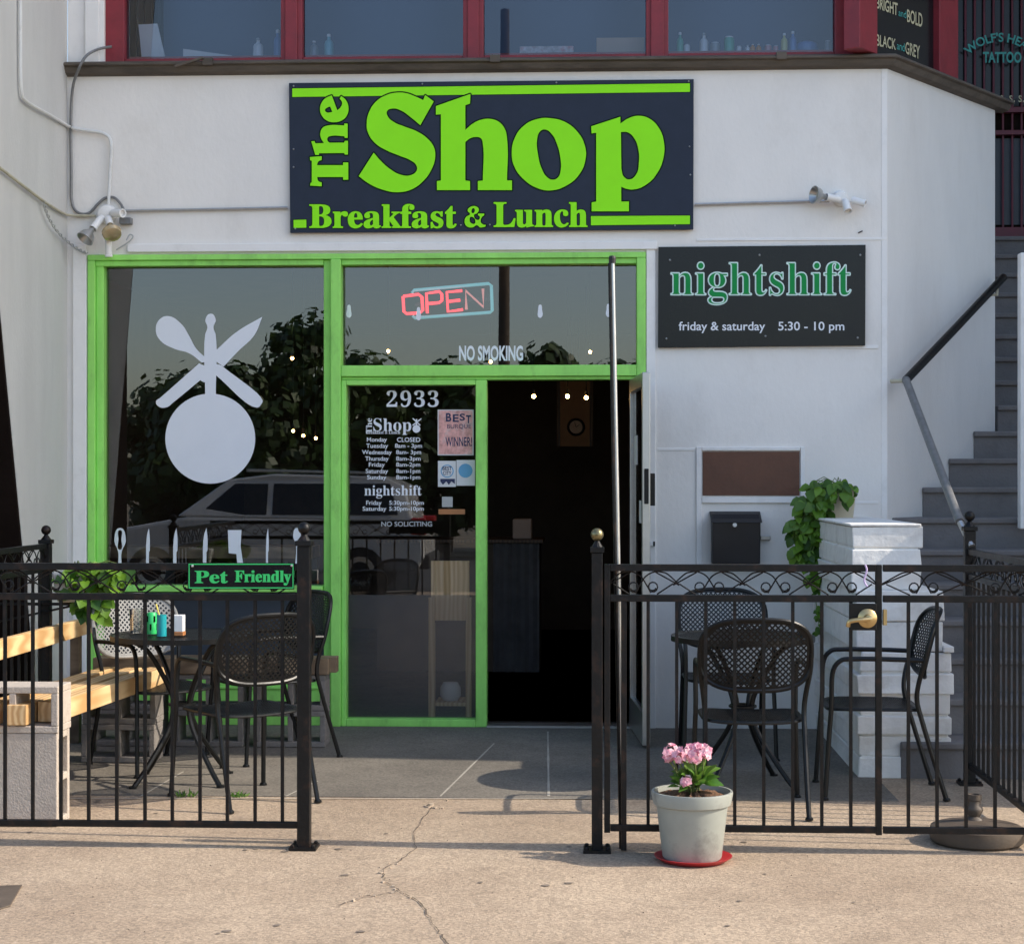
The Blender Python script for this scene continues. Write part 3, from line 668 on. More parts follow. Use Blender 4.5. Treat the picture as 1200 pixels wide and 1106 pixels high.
ud = lambda: (fl.build('utensil_decal', M['white'], wp), fl.__init__((0, DY, 0), NY))
fl.shape([[(140.6, 618.5), (147.5, 632), (142.5, 647), (142.5, 661, 1), (138.5, 661, 1), (138.5, 647), (134, 632)], [(140.6, 621), (138.8, 632), (140.5, 644), (142.2, 632)]]); ud()
for x, wdt in ((173, 2.6), (205, 3.0), (240, 3.2), (313, 1.9)):
    fl.shape([[(x + wdt * .6, 618.5, 1), (x + wdt, 630), (x + wdt, 645, 1), (x + wdt * .6, 647, 1), (x + wdt * .6, 661, 1), (x - wdt * .7, 661, 1), (x - wdt * .7, 640, 1), (x - wdt * .2, 626)]]); ud()
fl.shape([[(267, 621, 1), (283, 621, 1), (282, 640, 1), (285, 661, 1), (278, 661, 1), (277, 649, 1), (268, 648, 1)]]); ud()
fl.shape([[(348, 618.5), (352.5, 627), (349.5, 638), (350, 661, 1), (346, 661, 1), (346.6, 638), (343.5, 627)]])
fl.build('utensil_decal', M['white'], wp)
fl = Flat((0, DY, 0), NY)
for x, y in ((409, 365), (490.5, 368), (633, 365), (713, 364)):
    fl.shape([[(x, y - 8), (x + 2.3, y - 2), (x + 1.5, y + 7), (x - 1.5, y + 7), (x - 2.3, y - 2)]])
fl.text('NO SMOKING', (538, 613, 405, 423), 0.03); fl.build('no_smoking_decal', M['white'], tp)
fl = Flat((0, DY, 0), NY)
fl.text(serif('2933'), (453, 514, 457.5, 477), 0.0, 1.12)
fl.text(serif('Shop'), (437.5, 482, 490, 509.5), 0.0); vs, fs = text2d(serif('The'), .0); vs = fit(vs, (0, 1, 0, 1)); fl.put([(429 + v * 7, 508 - u * 18) for u, v in vs], fs)
fl.text(serif('Breakfast & Lunch'), (429, 469, 504.5, 508.5), 0.0)
K6 = lambda x, y: (390 + x / 4.81, 430 + y / 4.81)
fl.circle(488, 502.5, 4.6, 20); fl.rect(487.2, 488.8, 491, 499)
fl.shape([[(483, 490.5, 1), (484.5, 490, 1), (493, 498, 1), (492, 499, 1)]]); fl.shape([[(493.5, 490, 1), (494, 491, 1), (484, 499, 1), (483, 498, 1)]])
rows = [('Monday', 192, 305, 'CLOSED', 362, 493, 410), ('Tuesday', 188, 312, '8am - 3pm', 350, 503, 445), ('Wednesday', 165, 332, '8am- 3pm', 357, 498, 481), ('Thursday', 182, 315, '8am-3pm', 357, 495, 517),
        ('Friday', 203, 293, '8am-2pm', 357, 493, 551), ('Saturday', 185, 312, '8am-1pm', 357, 493, 587), ('Sunday', 193, 302, '8am-1pm', 357, 493, 622),
        ('Friday', 188, 275, '5:30pm-10pm', 318, 513, 766), ('Saturday', 168, 302, '5:30pm-10pm', 318, 513, 799)]
for a, x0, x1, b, x2, x3, yc in rows:
    da = 'y' in a; y0, y1 = K6(0, yc - 13)[1], K6(0, yc + (19 if da else 13))[1]
    fl.text(a, (K6(x0, 0)[0], K6(x1, 0)[0], y0, y1), 0.012)
    fl.text(b, (K6(x2, 0)[0], K6(x3, 0)[0], y0, K6(0, yc + (18 if 'pm' in b else 13))[1]), 0.012)
fl.text(serif('nightshift'), (427, 494, 568.5, 584), 0.0)
fl.build('hours_decal', M['white'], dp)
fl = Flat((0, DY, 0), NY); fl.text('NO SOLICITING', (446.8, 506.4, 611, 616.8), 0.015); fl.build('no_soliciting_decal', M['greytext'], dp)
def sheet(name, label, cat, x0, x1, y0, y1, mm, tilt=0.0, group=None, border=None):
    p0, p1 = F(x0, y1, GY), F(x1, y0, GY); t = thing(name, label, cat, ((p0.x + p1.x) / 2, GY - .004, p0.z), group)
    mb = MB(); mb.box(p0.x, p1.x, GY - .0045, GY - .002, p0.z, p1.z); mb.build('sheet', border or mm, t)
    if border:
        mb = MB(); e = .006; mb.box(p0.x + e, p1.x - e, GY - .0056, GY - .0046, p0.z + e, p1.z - e); mb.build('print', mm, t)
    return t
po = sheet('poster', 'pink award poster reading best Burque winner on the door side glass', 'poster', 513, 555, 480, 533.5, M['pinkpaper'], border=M['paper'])
fl = Flat((0, GY - .006, 0), NY); fl.text('B', (522.5, 529, 484, 494), .03); fl.text('E', (530.5, 537.5, 485.5, 494.5), .03); fl.text('S', (538.5, 545, 484.5, 493), .03); fl.text('T', (546, 552, 486.5, 496), .03); fl.text('BURQUE', (524, 552, 497, 503), .0); fl.build('lettering', M['navytext'], po)
fl = Flat((0, GY - .006, 0), NY); fl.text('WINNER!', (522, 553, 512, 523), .015); fl.build('winner_lettering', M['navytext'], po)
s1 = sheet('sticker', 'white sticker with blue round rosette beneath the pink poster', 'sticker', 513.3, 534.3, 540, 570.4, M['paper'])
fl = Flat((0, GY - .006, 0), NY); fl.circle(524, 552, 7.6); fl.build('seal', M['bluepaper'], s1)
fl = Flat((0, GY - .0068, 0), NY); fl.circle(524, 552, 6.4); fl.build('seal_face', M['paper'], s1)
fl = Flat((0, GY - .0076, 0), NY); fl.text('BEST', (518.5, 529.5, 546.5, 551), .02); fl.text('CITY', (519, 529, 552, 556.5), .02)
fl.shape([[(516, 561, 1), (533, 561, 1), (533, 567, 1), (529, 564, 1), (526, 568, 1), (523, 564, 1), (519, 568, 1), (516, 564, 1)]]); fl.build('lettering', M['navytext'], s1)
s2 = sheet('sticker', 'pale sticker with solid light blue disc beneath the pink poster', 'sticker', 535, 556.6, 539, 569, M['paper'])
fl = Flat((0, GY - .006, 0), NY); fl.circle(545.5, 551.5, 8.2); fl.build('disc', M['bluepaper'], s2)
sheet('sticker', 'tiny pale square sticker low on the door side glass', 'sticker', 518, 530.5, 582, 594, M['greypot'])
sheet('sticker', 'orange strip sticker lowest on the door side glass', 'sticker', 514, 545, 596.5, 602.5, M['orange'])

# open glass door leaf
dh = F(744, HZ); hx = FX(745) ; z1d = FZ(446)
dl = thing('glass_door', 'aluminium framed glass shop door standing open toward the street', 'door', (hx - .02, -0.03, 0.02))
ang = R(-86)                                     # local +x runs from hinge outward
dirv = Vector((math.cos(ang), math.sin(ang), 0)); pv = Vector((-dirv.y, dirv.x, 0)); hp = Vector((hx - 0.018, -0.03, 0))
def dbox(mb, a, b, t0, t1, z0, z1):
    q = [hp + dirv * a + pv * t0, hp + dirv * b + pv * t0, hp + dirv * b + pv * t1, hp + dirv * a + pv * t1]
    mb.hexa([v + Vector((0, 0, z0)) for v in q], [v + Vector((0, 0, z1)) for v in q])
LW = 0.80
m = MB(); dbox(m, 0, .06, -.022, .022, .02, z1d); dbox(m, LW - .06, LW, -.022, .022, .02, z1d); dbox(m, .0605, LW - .0605, -.022, .022, .02, .2); dbox(m, .0605, LW - .0605, -.022, .022, z1d - .08, z1d)
m.build('door_frame', M['chrome'], dl, bevel=0.004)
m = MB(); dbox(m, .061, LW - .061, -.004, .004, .201, z1d - .081); m.build('door_pane', M['glass'], dl)
m = MB(); dbox(m, LW - .045, LW - .015, .0225, .05, FZ(590), FZ(555)); m.build('handle', M['iron'], dl, bevel=0.003)
m = MB(); dbox(m, LW + .0005, LW + .012, -.012, .012, FZ(588), FZ(550)); m.build('lock', M['iron'], dl, bevel=0.003)
m = MB(); dbox(m, .15, .33, -.006, -.0045, FZ(545), FZ(512)); m.build('notice', M['paper'], dl)
m = MB(); dbox(m, .45, .6, -.006, -.0045, FZ(610), FZ(585)); m.build('notice', M['paper'], dl)
# ------------------------------------------------------------------ signs on the wall
def signboard(name, label, cat, q, th_, mm, bev=.002):
    """q: px corners tl, tr, br, bl on the wall face"""
    y1, y0 = -0.012, -0.012 - th_
    pts = [F(a, b, y0) for a, b in q]; cx = sum(p.x for p in pts) / 4
    t = thing(name, label, cat, (cx, y1, min(p.z for p in pts)))
    mb = MB(); vs = [(p.x, p.z) for p in pts]; mb.prism(vs, y0, y1); mb.build('board', mm, t, bevel=bev); return t, y0
ms, y0 = signboard('shop_sign', 'large dark blue board with lime lettering The Shop Breakfast & Lunch', 'sign', [(338.5, 97.5), (813, 93), (812.5, 269), (340, 273)], .02, M['signblue'])
SA = [crop([(590, 145, 1), (495, 312, 1), (430, 258), (355, 207), (300, 195), (262, 213), (268, 252), (310, 290), (385, 322), (470, 355), (545, 405), (590, 465), (600, 535), (575, 620), (520, 700), (440, 760), (340, 783), (230, 765), (130, 720), (62, 670, 1), (168, 505, 1), (220, 565), (290, 625), (365, 662), (430, 662), (470, 630), (466, 592), (425, 558), (350, 527), (260, 490), (180, 440), (130, 370), (118, 300), (135, 220), (180, 150), (250, 103), (330, 83), (400, 88), (465, 112), (515, 135, 1), (530, 100, 1)], 410, 95, 6),
      crop([(605, 178, 1), (848, 92, 1), (845, 160, 1), (812, 172, 1), (812, 345, 1), (870, 297), (930, 272), (990, 268), (1050, 290), (1090, 340), (1105, 405), (1105, 700, 1), (1140, 700, 1), (1140, 768, 1), (900, 768, 1), (900, 705, 1), (935, 700, 1), (935, 445), (922, 405), (885, 395), (845, 405), (812, 430, 1), (812, 700, 1), (845, 705, 1), (845, 768, 1), (612, 768, 1), (612, 705, 1), (640, 700, 1), (640, 235, 1), (605, 238, 1)], 410, 95, 6)]
OO = [crop([(58, 395), (80, 280), (150, 190), (245, 147), (330, 143), (430, 168), (520, 238), (572, 335), (577, 430), (535, 535), (445, 615), (335, 650), (240, 635), (145, 575), (80, 490)], 590, 115, 6), crop([(237, 290), (258, 235), (295, 223), (340, 255), (378, 330), (400, 420), (402, 510), (384, 558), (346, 575), (305, 555), (268, 495), (243, 400)], 590, 115, 6)]
PP = [crop([(617, 200, 1), (822, 133, 1), (822, 180, 1), (880, 143), (950, 126), (1030, 148), (1095, 215), (1128, 310), (1125, 420), (1080, 530), (1000, 612), (920, 643), (870, 640), (828, 625, 1), (828, 728, 1), (882, 728, 1), (882, 797, 1), (620, 797, 1), (620, 735, 1), (652, 728, 1), (652, 245, 1), (620, 250, 1)], 590, 115, 6), crop([(826, 240, 1), (875, 243), (920, 285), (948, 360), (952, 455), (932, 540), (885, 573), (845, 552), (829, 500, 1)], 590, 115, 6)]
TE = [crop([(425, 174, 1), (476, 312, 1), (508, 282), (520, 240), (497, 205, 1), (512, 180, 1), (555, 217), (580, 290), (565, 360), (520, 405), (450, 423), (380, 408), (332, 360), (316, 300), (332, 240), (370, 198)], 335, 90, 7.9), crop([(430, 328, 1), (375, 330), (363, 310), (385, 287), (410, 278, 1)], 335, 90, 7.9)]
TH = [crop([(235, 600, 1), (266, 597, 1), (273, 618, 1), (352, 616, 1), (325, 570), (319, 520), (340, 475), (385, 454), (540, 452, 1), (540, 435, 1), (572, 435, 1), (572, 568, 1), (545, 568, 1), (540, 552, 1), (410, 552), (388, 565), (385, 590), (402, 612, 1), (540, 612, 1), (545, 595, 1), (575, 595, 1), (575, 722, 1), (545, 722, 1), (540, 708, 1), (308, 710, 1), (305, 725, 1), (272, 725, 1)], 335, 90, 7.9)]
TT = [crop([(222, 745, 1), (332, 737, 1), (332, 772, 1), (300, 788), (288, 820, 1), (530, 820, 1), (530, 795, 1), (578, 795, 1), (578, 955, 1), (530, 955, 1), (530, 930, 1), (290, 930, 1), (300, 965), (332, 980, 1), (332, 1015, 1), (225, 1010, 1), (228, 985, 1), (240, 980, 1), (240, 780, 1), (225, 775, 1)], 335, 90, 7.9)]
big = [[SA[0]], [SA[1]], OO, PP, TE, TH, TT]
fo = Flat((0, y0 - .001, 0), NY); fg = Flat((0, y0 - .0036, 0), NY); fb = Flat((0, y0 - .0004, 0), NY)
for lp_ in big:
    vs, fs = shape2d(lp_, .0); fo.k = 0; fg.k = 0
    for k_ in range(10): fo.put([(x + 1.5 * math.cos(k_ * .6283), y + 1.5 * math.sin(k_ * .6283)) for x, y in vs], fs)
    fg.put(vs, fs)
bar1 = [(342.5, 104, 1), (808.5, 98, 1), (808.5, 108, 1), (342.5, 114, 1)]; bar2 = [(692.5, 253.5, 1), (808.5, 252.8, 1), (808.5, 262.8, 1), (692.5, 264.2, 1)]; bar3 = [(344, 258, 1), (359, 257.5, 1), (359, 267, 1), (344, 267.4, 1)]
for b_ in (bar1, bar2, bar3):
    vs, fs = shape2d([b_], .7); fb.put(vs, fs)
fb2 = Flat((0, y0 - .0007, 0), NY)
for b_ in (bar1, bar2, bar3): fb2.shape([b_])
def wtext(s, box):
    vs, fs = text2d(serif(s)); vs = fit(vs, box)
    fo.k = 0; fg.k = 0
    for k_ in range(10):
        a_ = k_ * .6283; fo.put([(x + 1.5 * math.cos(a_), y + 1.3 * math.sin(a_)) for x, y in vs], fs)
    for dx, dy in ((0, 0), (.7, .3), (-.7, .3), (.7, -.3), (-.7, -.3), (0, .45), (0, -.45)): fg.put([(x + dx, y + dy) for x, y in vs], fs)
wtext('Breakfast', (363, 534.5, 239.5, 267.5)); wtext('Lunch', (579, 688, 237.5, 266.5))
AMP = [crop([(1005, 165), (1015, 140), (1035, 125), (1022, 105), (1040, 84), (1070, 82), (1085, 97), (1078, 118), (1058, 132), (1082, 158), (1090, 138), (1080, 132, 1), (1082, 122, 1), (1116, 122, 1), (1116, 132, 1), (1106, 138), (1096, 168), (1108, 182), (1126, 186, 1), (1122, 196, 1), (1092, 200), (1075, 188), (1050, 200), (1018, 194)], 335, 225, 4.8), crop([(1050, 120), (1062, 108), (1056, 92), (1046, 100)], 335, 225, 4.8), crop([(1042, 140), (1034, 160), (1046, 178), (1064, 176)], 335, 225, 4.8)]
vs, fs = shape2d(AMP); fo.k = 0; fg.k = 0
for k_ in range(10): fo.put([(x + 1.3 * math.cos(k_ * .6283), y + 1.2 * math.sin(k_ * .6283)) for x, y in vs], fs)
fg.put(vs, fs)
fb.build('bar_outline', M['limedark'], ms); fb2.build('bar', M['lime'], ms); fo.build('letter_outline', M['limedark'], ms); fg.build('lettering', M['lime'], ms)
m = MB()
for x, y in ((344, 101), (495, 98.5), (652, 97), (807, 95.5), (344, 175), (344, 196), (808, 172), (809, 205), (540, 264), (574, 263.5), (791, 264.5), (346, 268)):
    p = F(x, y, y0 - .003); m = MB(); m.ball((p.x, y0 - .002, p.z), .0055, 6); m.build('screw', M['chrome'], ms)
ns, y0 = signboard('nightshift_sign', 'glossy black board with green nightshift lettering and evening hours', 'sign', [(771.5, 289.5), (1014.5, 287), (1014, 405), (771, 407.5)], .016, M['signblack'])
fo = Flat((0, y0 - .001, 0), NY); vs, fs = text2d(serif('nightshift'), 0.0); vs = fit(vs, (786.2, 997.3, 307.2, 357.1))
for k_ in range(8): fo.put([(x + .9 * math.cos(k_ * .785), y + .9 * math.sin(k_ * .785)) for x, y in vs], fs)
fo.build('letter_outline', M['mint'], ns)
fo = Flat((0, y0 - .0032, 0), NY); vs, fs = text2d(serif('nightshift'), -0.013); fo.put(fit(vs, (786.9, 996.6, 307.9, 356.4)), fs); fo.build('lettering', M['emerald'], ns)
fo = Flat((0, y0 - .001, 0), NY); fo.text('friday & saturday', (795.4, 896.7, 377, 390.5), .012); fo.text('5:30 - 10 pm', (912, 989.5, 377, 390.5), .012); fo.build('hours_lettering', M['white'], ns)
m = MB()
for x, y in ((785, 305), (890, 299), (1008, 299), (781, 397), (897, 394), (1005, 396)): p = F(x, y, y0); m = MB(); m.ball((p.x, y0 - .001, p.z), .007, 6); m.build('screw', M['steel'], ns)
# copper board, mailbox, small fittings
p0, p1 = F(823.5, 580.5, -.01), F(937, 529, -.01)
cb = thing('brown_panel', 'rust brown board framed on the white wall above the mailbox', 'panel', ((p0.x + p1.x) / 2, -.01, p0.z))
m = MB(); m.box(p0.x, p1.x, -.011, -.0005, p0.z, p1.z); m.build('board', M['copper'], cb, bevel=.002)
mbx = thing('mailbox', 'black wall mailbox with a round white lock below the brown panel', 'mailbox', (FX(861), -.06, FZ(659)))
xa, xb, za, zb_ = FX(833), FX(889), FZ(659), FZ(601)
m = MB(); m.prism([(-.004, za), (-.11, za), (-.125, za + .19), (-.13, zb_ - .05), (-.06, zb_ - .001), (-.004, zb_)], xa, xb, 'yz'); m.build('body', M['mailbox'], mbx, bevel=.006)
m = MB(); m.hexa([(xa - .008, -.142, zb_ - .055), (xb + .008, -.142, zb_ - .055), (xb + .008, -.003, zb_ + .003), (xa - .008, -.003, zb_ + .003)], [(xa - .008, -.142, zb_ - .048), (xb + .008, -.142, zb_ - .048), (xb + .008, -.003, zb_ + .012), (xa - .008, -.003, zb_ + .012)]); m.build('lid', M['mailbox'], mbx, bevel=.003)
p = F(861, 615, -.128); m = MB(); m.lathe([(.0, -.003), (.013, -.003), (.013, .003), (.008, .006), (.0, .006)], (p.x, -.13, p.z), 14, Matrix.Rotation(R(90), 3, 'X')); m.build('lock', M['trim'], mbx)
p = F(897, 630); m = MB(); m.box(p.x - .03, p.x + .028, -.02, -.0005, p.z - .013, p.z + .013)
tag(m.build('bell_box', M['steel'], bevel=.003), 'small grey metal box on the wall just right of the mailbox', 'bell box')
p = F(763, 637); t = thing('wall_latch', 'small white latch with dark tip on the wall beside the open door', 'latch', (p.x, -.02, p.z))
m = MB(); m.box(p.x - .02, p.x + .012, -.03, -.013, p.z - .012, p.z + .012); m.build('plate', M['trim'], t, bevel=.002)
m = MB(); m.box(p.x + .0125, p.x + .022, -.034, -.013, p.z - .014, p.z + .014); m.build('tip', M['iron'], t)

# ------------------------------------------------------------------ conduits and floodlights
def WX(px, py, off=0.02): return hit(px, py, (XL + off, 0, 0), NX)
def pipe(name, label, pts, r, mm, cat='conduit', n=5):
    m = MB(); m.tube(cr(pts, n), r, 8); return tag(m.build(name, mm, smooth=True), label, cat)
pipe('conduit', 'white painted conduit dropping down the left return wall and bending to the left floodlight', [WX(24, -40), WX(24, 60), WX(25, 105), WX(31, 119), WX(60, 136), WX(80, 148, .015), F(88, 151, -.025), F(108, 154, -.022), F(122, 157, -.022), F(130, 167, -.022), F(129, 200, -.022), F(127, 243, -.022)], .010, M['whitepipe'])
pipe('conduit', 'dark grey flexible conduit looping from the upper window frame to the left floodlight', [F(131, 55, -.02), F(115, 58, -.05), F(101, 66, -.11), F(92, 82, -.115), F(85, 105, -.03), F(83, 150, -.012), F(83.5, 200, -.012), F(84, 236, -.012), F(91, 249, -.014), F(104, 250, -.014), F(114, 240, -.014), F(123, 232.5, -.014), F(134, 232, -.014), F(142, 240, -.016), F(145, 247, -.02)], .0085, M['darkpipe'])
pipe('conduit', 'dirty beige conduit sagging along the left return wall', [WX(-25, 180), WX(0, 197), WX(26, 217), WX(52, 236.5), WX(74, 250, .015), F(84, 252.5, -.03), F(98, 253, -.025), F(112, 253, -.025)], .0085, M['beigepipe'])
pipe('conduit', 'thin steel conduit running from the left floodlight to the big sign', [F(141, 247.5, -.022), F(190, 246.5, -.016), F(260, 245.3, -.016), F(337, 243.6, -.016)], .0085, M['steel'])
pipe('conduit', 'thin steel conduit running from the big sign to the right floodlight', [F(814, 240, -.016), F(880, 238, -.016), F(952, 236.3, -.02), F(972, 236, -.024)], .0085, M['steel'])
m = MB(); c1 = cr([WX(51, 237, .03), WX(56, 252, .03), WX(65, 268, .03), WX(77, 281, .03), F(90, 291, -.03), F(102, 297, -.03)], 10)
for ph in (0, math.pi):
    m.tube([p + Vector((.007 * math.cos(i * .9 + ph), 0, .007 * math.sin(i * .9 + ph))) for i, p in enumerate(c1)], .0035, 5)
c1 = cr([F(136, 293, -.03), F(146, 287, -.03), F(153, 282, -.035), F(156, 277, -.035), F(152, 275, -.035), F(148, 282, -.035)], 6); m.tube(c1, .004, 5)
tag(m.build('twisted_cable', M['greypot']), 'twisted grey cable hanging from the beige conduit to the green frame corner', 'cable')
m = MB(); p = F(148, 259.5, -.02); m.box(p.x - .036, p.x + .036, -.05, -.0008, p.z - .02, p.z + .02); tag(m.build('junction_box', M['darkpipe'], bevel=.004), 'small grey junction box under the conduit beside the left floodlight', 'junction box')
def lamp_head(root, base, tip, r0, r1, bulb=None, mm='trim'):
    base, tip = Vector(base), Vector(tip); q = (tip - base).to_track_quat('Z', 'Y').to_matrix(); L = (tip - base).length
    m = MB(); m.lathe([(r0 * .8, 0), (r0, .01), (r0, L * .9), (r0 * 1.12, L * .92), (r0 * 1.12, L), (r0 * .85, L), (r0 * .8, L * .8), (0, L * .78)], base, 14, q)
    s = m.build('socket', M[mm], root, smooth=True)
    if bulb:
        kind, bl, br = bulb; m = MB()
        if kind == 'cone': m.lathe([(r0 * .7, 0), (r0 * .9, bl * .3), (br * .75, bl * .55), (br, bl), (br * .9, bl * 1.02), (br * .5, bl * .6), (0, bl * .5)], tip, 16, q)
        else: m.lathe([(r0 * .7, -.01), (r0 * .9, bl * .25), (br, bl * .62), (br * .92, bl * .86), (br * .6, bl * .97), (0, bl)], tip, 16, q)
        m.build('bulb', M['amber'] if kind == 'par' else M['chrome'], s, smooth=True)
p = F(125, 251, -.03)
lf = thing('floodlight', 'white outdoor floodlight cluster with a gold bulb above the green frame', 'floodlight', (p.x, -.01, p.z))
m = MB(); m.lathe([(.0, 0), (.058, 0), (.06, .02), (.05, .045), (.02, .055), (0, .055)], (p.x, -.001, p.z), 20, Matrix.Rotation(R(90), 3, 'X')); m.build('mount_plate', M['trim'], lf, smooth=True)
lamp_head(lf, F(120, 254, -.05), F(109, 268, -.10), .022, .02, ('cone', .09, .055))
lamp_head(lf, F(127, 255, -.06), F(129, 264, -.10), .022, .02, ('par', .10, .06))
lamp_head(lf, F(131, 250, -.05), F(144, 250, -.11), .024, .02)
p2 = F(127.5, 290, -.05); lamp_head(lf, F(127, 279, -.06), F(127.5, 301, -.05), .021, .02)
p = F(985, 232, -.03)
rf_ = thing('floodlight', 'white floodlight with one clear cone bulb and two empty sockets above the nightshift board', 'floodlight', (p.x, -.01, p.z))
m = MB(); m.lathe([(.0, 0), (.045, 0), (.047, .02), (.035, .04), (0, .045)], (p.x, -.001, p.z), 20, Matrix.Rotation(R(90), 3, 'X')); m.build('mount_plate', M['trim'], rf_, smooth=True)
lamp_head(rf_, F(984, 234, -.05), F(968, 231, -.09), .021, .02, ('cone', .085, .055))
lamp_head(rf_, F(990, 235, -.05), F(994, 248, -.10), .023, .02)
lamp_head(rf_, F(998, 234, -.04), F(1014, 239, -.07), .021, .02)
m = MB(); p = F(1006, 273, -.003)
m.tube([p, p + Vector((.02, -.02, .008))], .004, 5); tag(m.build('wall_hook', M['iron']), 'tiny dark hook on the wall above the nightshift board', 'hook')

# ------------------------------------------------------------------ chairs and tables
def lattice(outline, pitch, hole, thick, mp):
    """diagonal-hole perforated sheet inside a 2-D outline; mp maps (u, v, w) to 3-D"""
    k = len(outline)
    def inside(u, v):
        c = False
        for i in range(k):
            x1, y1 = outline[i]; x2, y2 = outline[i - 1]
            if (y1 > v) != (y2 > v) and u < (x2 - x1) * (v - y1) / (y2 - y1) + x1: c = not c
        return c
    us = [p[0] for p in outline]; vs_ = [p[1] for p in outline]; mb = MB(); h = pitch / 2
    i0, i1 = int(min(us) / h) - 2, int(max(us) / h) + 2; j0, j1 = int(min(vs_) / h) - 2, int(max(vs_) / h) + 2
    for i in range(i0, i1 + 1):
        for j in range(j0, j1 + 1):
            if (i + j) % 2: continue
            cu, cv = i * h, j * h
            if not inside(cu, cv): continue
            ou = [(cu + h, cv), (cu, cv + h), (cu - h, cv), (cu, cv - h)]; iu = [(cu + h * hole, cv), (cu, cv + h * hole), (cu - h * hole, cv), (cu, cv - h * hole)]
            full = all(inside(*p) for p in ou)
            o = len(mb.v)
            for w_ in (0, thick):
                mb.v += [mp(a, b, w_) for a, b in ou] + [mp(a, b, w_) for a, b in iu]
            if not full and sum(inside(*p) for p in ou) < 2: 
                continue
            for a in range(4):
                b = (a + 1) % 4
                mb.f += [(o + a, o + b, o + 4 + b, o + 4 + a), (o + 8 + b, o + 8 + a, o + 12 + a, o + 12 + b), (o + 4 + a, o + 4 + b, o + 12 + b, o + 12 + a)]
    return mb
def band(outline, wd, thick, mp):
    k = len(outline); cu = sum(p[0] for p in outline) / k; cv = sum(p[1] for p in outline) / k; mb = MB()
    inn = [(p[0] + (cu - p[0]) * wd / max(.01, math.hypot(cu - p[0], cv - p[1])), p[1] + (cv - p[1]) * wd / max(.01, math.hypot(cu - p[0], cv - p[1]))) for p in outline]
    for w_ in (-.001, thick + .001): mb.v += [mp(a, b, w_) for a, b in outline] + [mp(a, b, w_) for a, b in inn]
    for i in range(k):
        j = (i + 1) % k
        mb.f += [(i, j, k + j, k + i), (2 * k + j, 2 * k + i, 3 * k + i, 3 * k + j), (k + i, k + j, 3 * k + j, 3 * k + i)]
    return mb
def rr_outline(hw, v0, v1, e=3.2, n=40):
    out = []
    for i in range(n):
        a = 2 * math.pi * i / n; c, s = math.cos(a), math.sin(a)
        out.append((hw * math.copysign(abs(c) ** (2 / e), c), (v0 + v1) / 2 + (v1 - v0) / 2 * math.copysign(abs(s) ** (2 / e), s)))
    return out
def make_chair(label):
    t = thing('metal_chair', label, 'chair', (0, 0, 0), 'black perforated metal chairs on the patio')
    bo = rr_outline(.245, .555, .875, 3.0, 44)
    def bm_(u, v, w_): return Vector((u, -.185 - (v - .5) * .24 - .05 * (1 - (u / .25) ** 2) - w_, v))
    mb = lattice(bo, .0262, .60, .0025, bm_); q = band(bo, .020, .0025, bm_); mb.add(q.v, q.f); mb.build('backrest', M['chair'], t)
    so_ = rr_outline(.225, -.215, .215, 5, 40)
    def sm_(u, v, w_): return Vector((u, v, .425 - .012 * (1 - (u / .23) ** 2) - w_))
    mb = lattice(so_, .019, .70, .0025, sm_); q = band(so_, .02, .0025, sm_); mb.add(q.v, q.f); mb.build('seat', M['chair'], t)
    mb = MB(); mb.tube([sm_(u, v, .006) for u, v in so_], .008, 7, closed=True); mb.build('seat_frame', M['chair'], t, smooth=True)
    mb = MB(); mb.tube([bm_(u * 1.01, v, .001) for u, v in bo], .0105, 8, closed=True); mb.build('back_frame', M['chair'], t, smooth=True)
    for s in (-1, 1):
        mb = MB(); pts = cr([(s * .245, .235, .0), (s * .236, .215, .30), (s * .232, .205, .43), (s * .234, .200, .585), (s * .236, .165, .645), (s * .238, .10, .655), (s * .240, -.06, .655), (s * .240, -.215, .650)], 5)
        mb.tube(pts, .0115, 8); mb.lathe([(0, 0), (.018, 0), (.018, .008), (.012, .014), (0, .014)], (s * .245, .235, 0), 10); mb.build('front_leg', M['chair'], t, smooth=True)
        mb = MB(); pts = cr([(s * .225, -.325, 0), (s * .222, -.275, .16), (s * .22, -.215, .36), (s * .22, -.19, .46), (s * .228, -.196, .54), (s * .243, -.222, .64), (s * .246, -.24, .72)], 5)
        mb.tube(pts, .0115, 8); mb.lathe([(0, 0), (.018, 0), (.018, .008), (.012, .014), (0, .014)], (s * .225, -.325, 0), 10); mb.build('rear_leg', M['chair'], t, smooth=True)
    return t
def face(fa, fd): f = RGT * fa + FWD * fd; return math.atan2(-f.x, f.y)
ZP = 0.004
ch = make_chair('black perforated chair with its back to the street beside the small table on the left')
spots = [(-1.27, 8.40, -.59, .80, None),
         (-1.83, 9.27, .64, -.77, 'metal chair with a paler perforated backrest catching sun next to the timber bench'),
         (-1.32, 9.62, -.83, -.56, 'black perforated chair in shade behind the left table close to the green door post'),
         (1.085, 8.17, .03, 1, 'black perforated chair with its back to the gate at the right table'),
         (1.16, 9.72, -.02, -1, 'black perforated chair against the white wall behind the right table'),
         (1.71, 8.56, -1, .08, 'black perforated chair seen side-on in front of the white stone pier')]
for i, (a, d, fa, fd, lb) in enumerate(spots):
    if i == 0: ch.location = W(a, d, ZP); ch.rotation_euler = (0, 0, face(fa, fd))
    else:
        r_ = dup(ch, W(a, d, ZP), face(fa, fd), lb)
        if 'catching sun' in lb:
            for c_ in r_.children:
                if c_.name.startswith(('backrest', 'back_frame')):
                    c_.material_slots[0].link = 'OBJECT'; c_.material_slots[0].material = M['palechair']
